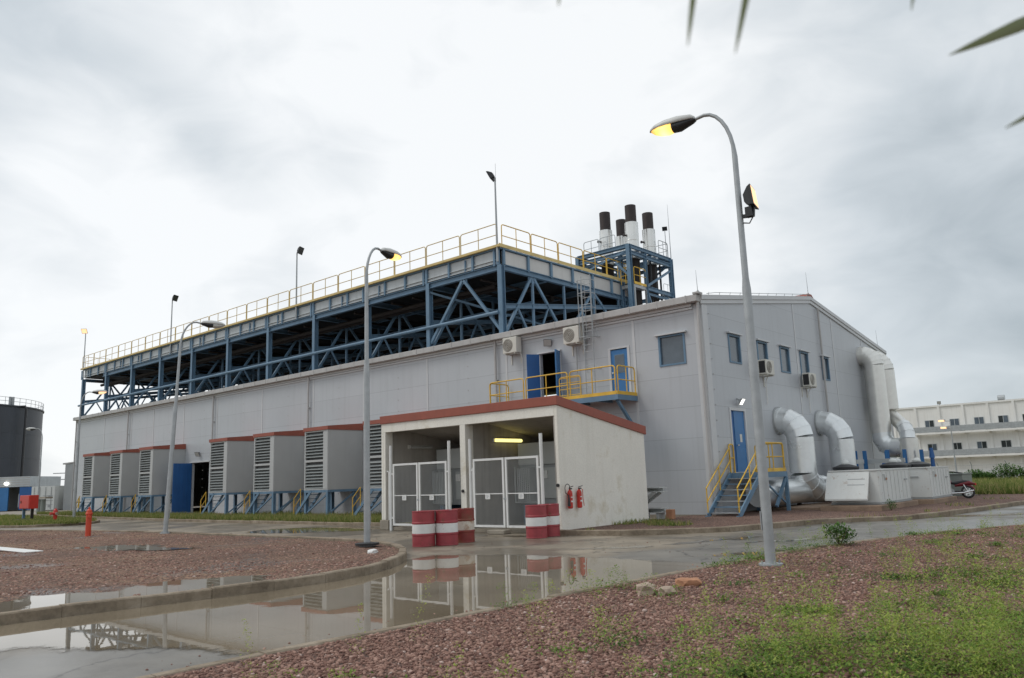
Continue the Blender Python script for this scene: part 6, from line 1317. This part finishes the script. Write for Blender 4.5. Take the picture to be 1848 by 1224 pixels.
# shipping container, far shed, far pipes
def obox(name, mat, o, ang, L_, D_, H_, parent=None):
    ux, uy = Vector((math.cos(ang), math.sin(ang), 0)), Vector((-math.sin(ang), math.cos(ang), 0)); o = Vector(o); vs = []
    for z in (0, H_):
        for u, v in ((0,0), (L_,0), (L_,D_), (0,D_)): vs.append(o+ux*u+uy*v+Vector((0,0,z)))
    mb = MB(); mb.add(vs, [(0,3,2,1),(4,5,6,7),(0,1,5,4),(1,2,6,5),(2,3,7,6),(3,0,4,7)]); return mb.build(name, mat, parent)
cn = thing('shipping_container', 'white shipping container with closed doors between tank and hall', 'container', (-81.3, 3.6, .05)); A_ = R(42)
obox('box', m_unit, (-81.2, 3.7, .1), A_, 2.44, 6, 2.5, cn)
ux, uy = Vector((math.cos(A_), math.sin(A_), 0)), Vector((-math.sin(A_), math.cos(A_), 0)); o = Vector((-81.2, 3.7, .1))
mb = MB()
for u in (.3, .9, 1.5, 2.1): mb.tube([o+ux*u-uy*.04+Vector((0,0,.1)), o+ux*u-uy*.04+Vector((0,0,2.4))], .03, 6)
mb.build('lock_rod', m_dgrey, cn)
mb = MB(); 
for z in (.55, 1.0, 1.5): mb.tube([o+ux*1.25-uy*.03+Vector((0,0,z)), o+ux*2.3-uy*.03+Vector((0,0,z))], .022, 5)
for p in ((1.9, 1.35), (1.95, .4)): mb.cyl(o+ux*p[0]-uy*.01+Vector((0,0,p[1])), o+ux*p[0]-uy*.05+Vector((0,0,p[1])), .13, n=12)
mb.build('door_fitting', m_dgrey, cn)
gs = thing('sheet_shed', 'plain grey sheet metal shed beyond the left end of the hall', 'shed', (-76, 8, 0)); 
mb = MB(); mb.extr([(-79.3, 6.2, 0), (-70, 14.5, 0), (-70, 14.5, 6.1), (-79.3, 6.2, 4.8)], (-5, 7, 0)); mb.build('wall', m_dgrey, gs)
mb = MB(); mb.extr([(-79.5, 6.0, 4.82), (-69.8, 14.7, 6.15), (-69.8, 14.7, 6.3), (-79.5, 6.0, 4.97)], (-5, 7, 0)); mb.build('roof', m_gutter, gs)
ft = thing('far_tank', 'small pale tanks with handrails far beyond the container', 'tank', (-92, 14, 0))
for dx_, h in ((0, 4.6), (3.0, 4.2)):
    mb = MB(); mb.lathe([(1.4, 0), (1.4, h-.6), (.9, h), (.01, h+.3)], (-96+dx_*1.2, 16+dx_, 0), 20); mb.build('vessel', m_cabinet, ft)
mb = MB(); mb.tube([(-100, 12, 4.4), (-88, 22, 4.4)], .06, 6); mb.tube([(-100, 12, 3.6), (-88, 22, 3.6)], .06, 6); mb.build('handrail', m_galv, ft)
pm = thing('pump_set', 'small dark pump under a pale slab beside the grey sheet shed', 'pump', (-64, -.8, .1))
mb = MB(); mb.box(-64.6, -62.2, -1.2, -.6, 1.35, 1.5); mb.build('slab', m_concrete, pm); mb = MB(); mb.cyl((-64.3, -.9, .1), (-64.3, -.9, 1.3), .25, n=10); mb.cyl((-63.5, -.9, .1), (-63.5, -.9, 1.3), .2, n=10); mb.each('barrel', m_greenbox, pm, 3)

# ================================================================== white three storey building, fence, wall
wb = thing('apartment_block', 'long white three storey building with balconies and weathered parapet', 'building', (0, 88, 0)); Y = 88.
X0, X1 = -19.5, 30.
mb = MB(); mb.box(X0, X1, Y, Y+12, 0, 9.0); mb.build('wall', m_building, wb)
mb = MB(); mb.box(X0-.1, X1, Y-.15, Y+.2, 9.0, 9.22); mb.build('parapet', m_building, wb)
px_ = np.arange(-18.8, X1, 2.8)
mb = MB()
for x in px_: mb.box(x-.14, x+.14, Y-.16, Y-.002, 0, 8.99)
mb.each('pillar', m_building, wb)
for z in (5.44, 2.40):
    x0 = -16.3 if z > 3 else -16.0
    mb = MB(); mb.box(x0, X1, Y-1.25, Y-.17, z, z+.22); mb.build('balcony_slab', m_building, wb)
    mb = MB(); 
    for x in np.arange(x0, X1, 1.4): mb.box(x, x+.04, Y-1.24, Y-1.2, z+.22, z+.98)
    for h in (.95, .62, .32): mb.box(x0, X1, Y-1.23, Y-1.21, z+h, z+h+.03)
    mb.box(x0, X1, Y-1.219, Y-1.213, z+.25, z+.94)
    rl = mb.build('balcony_railing', m_galv, wb)
def bwin(x, z0, z1, dark, lab=None):
    mb = MB(); w = .50; mb.box(x-w-.06, x+w+.06, Y-.05, Y-.003, z0-.05, z1+.05); f = mb.build('window', m_cabinet, wb)
    mb = MB(); mb.box(x-w, x-.03, Y-.06, Y-.051, z0, z1); mb.build('pane', m_glassdark if dark & 1 else m_glass, f); mb = MB(); mb.box(x+.03, x+w, Y-.06, Y-.051, z0, z1); mb.build('pane', m_glassdark if dark & 2 else m_glass, f)
for i, x in enumerate((-14.45, -11.5, -8.7, -6.05, -3.45, -.7, 2.1, 4.9, 7.7, 10.5, 13.3)): bwin(x, 6.42, 7.28, (2, 0, 0, 1, 3, 0, 1, 2)[i % 8])
for i, x in enumerate((-14.45, -11.55, -8.75, -6.1, -3.3, -.5, 2.3, 5.1, 7.9, 10.7, 13.5)): bwin(x, 3.42, 4.22, (1, 3, 2, 3, 0, 1, 2, 3)[i % 8])
bwin(-3.2, .9, 1.7, 3)
for i, x in enumerate((-13.4, -10.6, -7.7, -5.0, -2.0, 1.0)):
    for z, lv, xo in ((5.66, 'upper', 0), (2.62, 'lower', .1)):
        mb = MB(); mb.box(x+xo-.25, x+xo+.3, Y-.95, Y-.6, z, z+.38); mb.cyl((x+xo-.05, Y-.955, z+.19), (x+xo-.05, Y-.97, z+.19), .14, n=12); o_ = mb.build('balcony_air_conditioner', m_dgrey, origin=(x, Y-.8, z)); tag(o_, f'small outdoor air conditioner standing on the {lv} balcony of the white building', 'air conditioner', f'air conditioners on the {lv} balcony')
for x, w in ((-6.3, .5),):
    wt = thing('water_tank', 'rounded grey water tank on the roof of the white building', 'water tank', (x, Y+2, 9.2)); mb = MB(); mb.cyl((x-.38, Y+2, 9.66), (x+.38, Y+2, 9.66), .34, n=16); mb.build('vessel', m_galv, wt); mb = MB(); mb.box(x-.4, x+.4, Y+1.7, Y+2.3, 9.0, 9.35); mb.build('stand', m_dgrey, wt)
rf_ = thing('floodlight', 'small dark floodlight on the roof edge of the white building', 'floodlight', (-13, Y, 9.2)); a, b = MB(), MB(); flood_head(a, b, (-13.0, Y-.1, 9.5), (.2, -.9, -.3), .45); a.bar((-13, Y, 9.2), (-13, Y-.02, 9.4), .06, .06); hd = a.build('lamp_head', m_black, rf_); b.build('lens', m_lensoff, hd)
mb = MB(); mb.box(-30, 45, 52, 52.2, 0, 1.05); w_ = tag(mb.build('boundary_wall', m_wall2, origin=(0, 52, 0)), 'low white boundary wall behind the wire fence', 'wall')
fe = thing('wire_fence', 'wire mesh fence on thin posts at the far edge of the field', 'fence', (0, 47, .1))
for x in np.arange(-9, 16, 2.45):
    mb = MB(); mb.tube([(x, 47, .1), (x, 47, 1.45), (x-.05, 46.8, 1.75)], .03, 6); mb.build('post', m_galv, fe)
mb = MB()
for z in (.3, .85, 1.43): mb.tube([(-9, 47, z), (16, 47, z)], .008, 4)
for x in np.arange(-9, 16, .3): mb.tube([(x, 47.0, .12), (x, 47.0, 1.43)], .003, 3, False)
mb.build('wire', m_galv, fe)

# ================================================================== palm overhead
pm_ = thing('palm_tree', 'palm whose drooping frond tips hang into the top of the view', 'palm', (17.2, -27.6, .1))
mb = MB(); base = Vector((17.2, -27.6, .1)); mb.tube([base, base+Vector((-.05, .05, 1.2)), base+Vector((-.15, .1, 2.6)), base+Vector((-.25, .2, 4.0))], .17, 14, True, [.22, .17, .15, .13]); mb.build('trunk', m_bark, pm_)
crown = base+Vector((-.25, .2, 4.0))
def leaflet(mb, p, tip, w, droop=.03, flat=False):
    p, tip = Vector(p), Vector(tip); d = tip-p; s = d.cross(Vector((0, 0, 1))); s = s.normalized() if s.length > 1e-4 else Vector((1, 0, 0)); s = d.cross(Vector((-.66, .75, .3))).normalized() if flat else s; n_ = s.cross(d).normalized(); vs = []; N_ = 6
    for i in range(N_+1):
        t = i/N_; c_ = p+d*t+Vector((0, 0, -droop*math.sin(math.pi*t)*-1)); ww = w*(1-t)**.7*(.6+.4*min(1, t*4))+.0004
        vs += [c_-s*ww+n_*ww*.35, c_, c_+s*ww+n_*ww*.35]
    mb.add(vs, [(3*i+k, 3*i+k+1, 3*i+4+k, 3*i+3+k) for i in range(N_) for k in (0, 1)], True)
def frond(mid, tip, n, L_, extra=()):
    r = MB(); P = [crown, crown.lerp(Vector(mid), .5)+Vector((0,0,.12)), Vector(mid), Vector(mid).lerp(Vector(tip), .5)+Vector((0,0,.05)), Vector(tip)]; r.tube(P, .02, 7, True, [.03, .022, .016, .01, .004]); rc = r.build('frond', m_frond, pm_)
    lv = MB()
    for i in range(n):
        t = .25+.75*i/n; k = min(int(t*4), 3); f_ = t*4-k; p = P[k].lerp(P[k+1], f_); d = (P[k+1]-P[k]).normalized(); s = d.cross(Vector((0,0,1))).normalized()
        for sg in (1, -1): leaflet(lv, p, p+d*.22*L_+s*sg*.5*L_*(1-.5*t)+Vector((0,0,-.25*L_*(.4+t))), .014)
    if n: lv.build('leaflet', m_frond, rc)
    for a_, b_, w_l in extra: lv = MB(); leaflet(lv, a_, b_, w_l, .0, True); lv.build('leaflet', m_frond, rc)
frond((13.56, -25.111, 2.355), (13.163, -25.515, 2.303), 0, 1, [((13.584, -25.043, 2.159), (13.491, -25.199, 2.073), .0105), ((13.342, -25.517, 2.12), (13.337, -25.548, 2.004), .0045), ((13.386, -25.479, 2.121), (13.37, -25.517, 1.995), .005), ((13.491, -25.266, 2.183), (13.483, -25.316, 2.081), .0045), ((13.589, -25.076, 2.032), (13.533, -25.179, 1.974), .006), ((13.239, -25.609, 2.125), (13.25, -25.635, 2.046), .004)])
for k in range(9):
    a = R(-150+k*27); e_ = .5+.3*math.sin(k*2.3); d = Vector((math.cos(a), math.sin(a), 0)); frond(crown+d*1.0+Vector((0,0,.55*e_)), crown+d*2.1+Vector((0,0,-.5+.4*e_)), 26, .9)
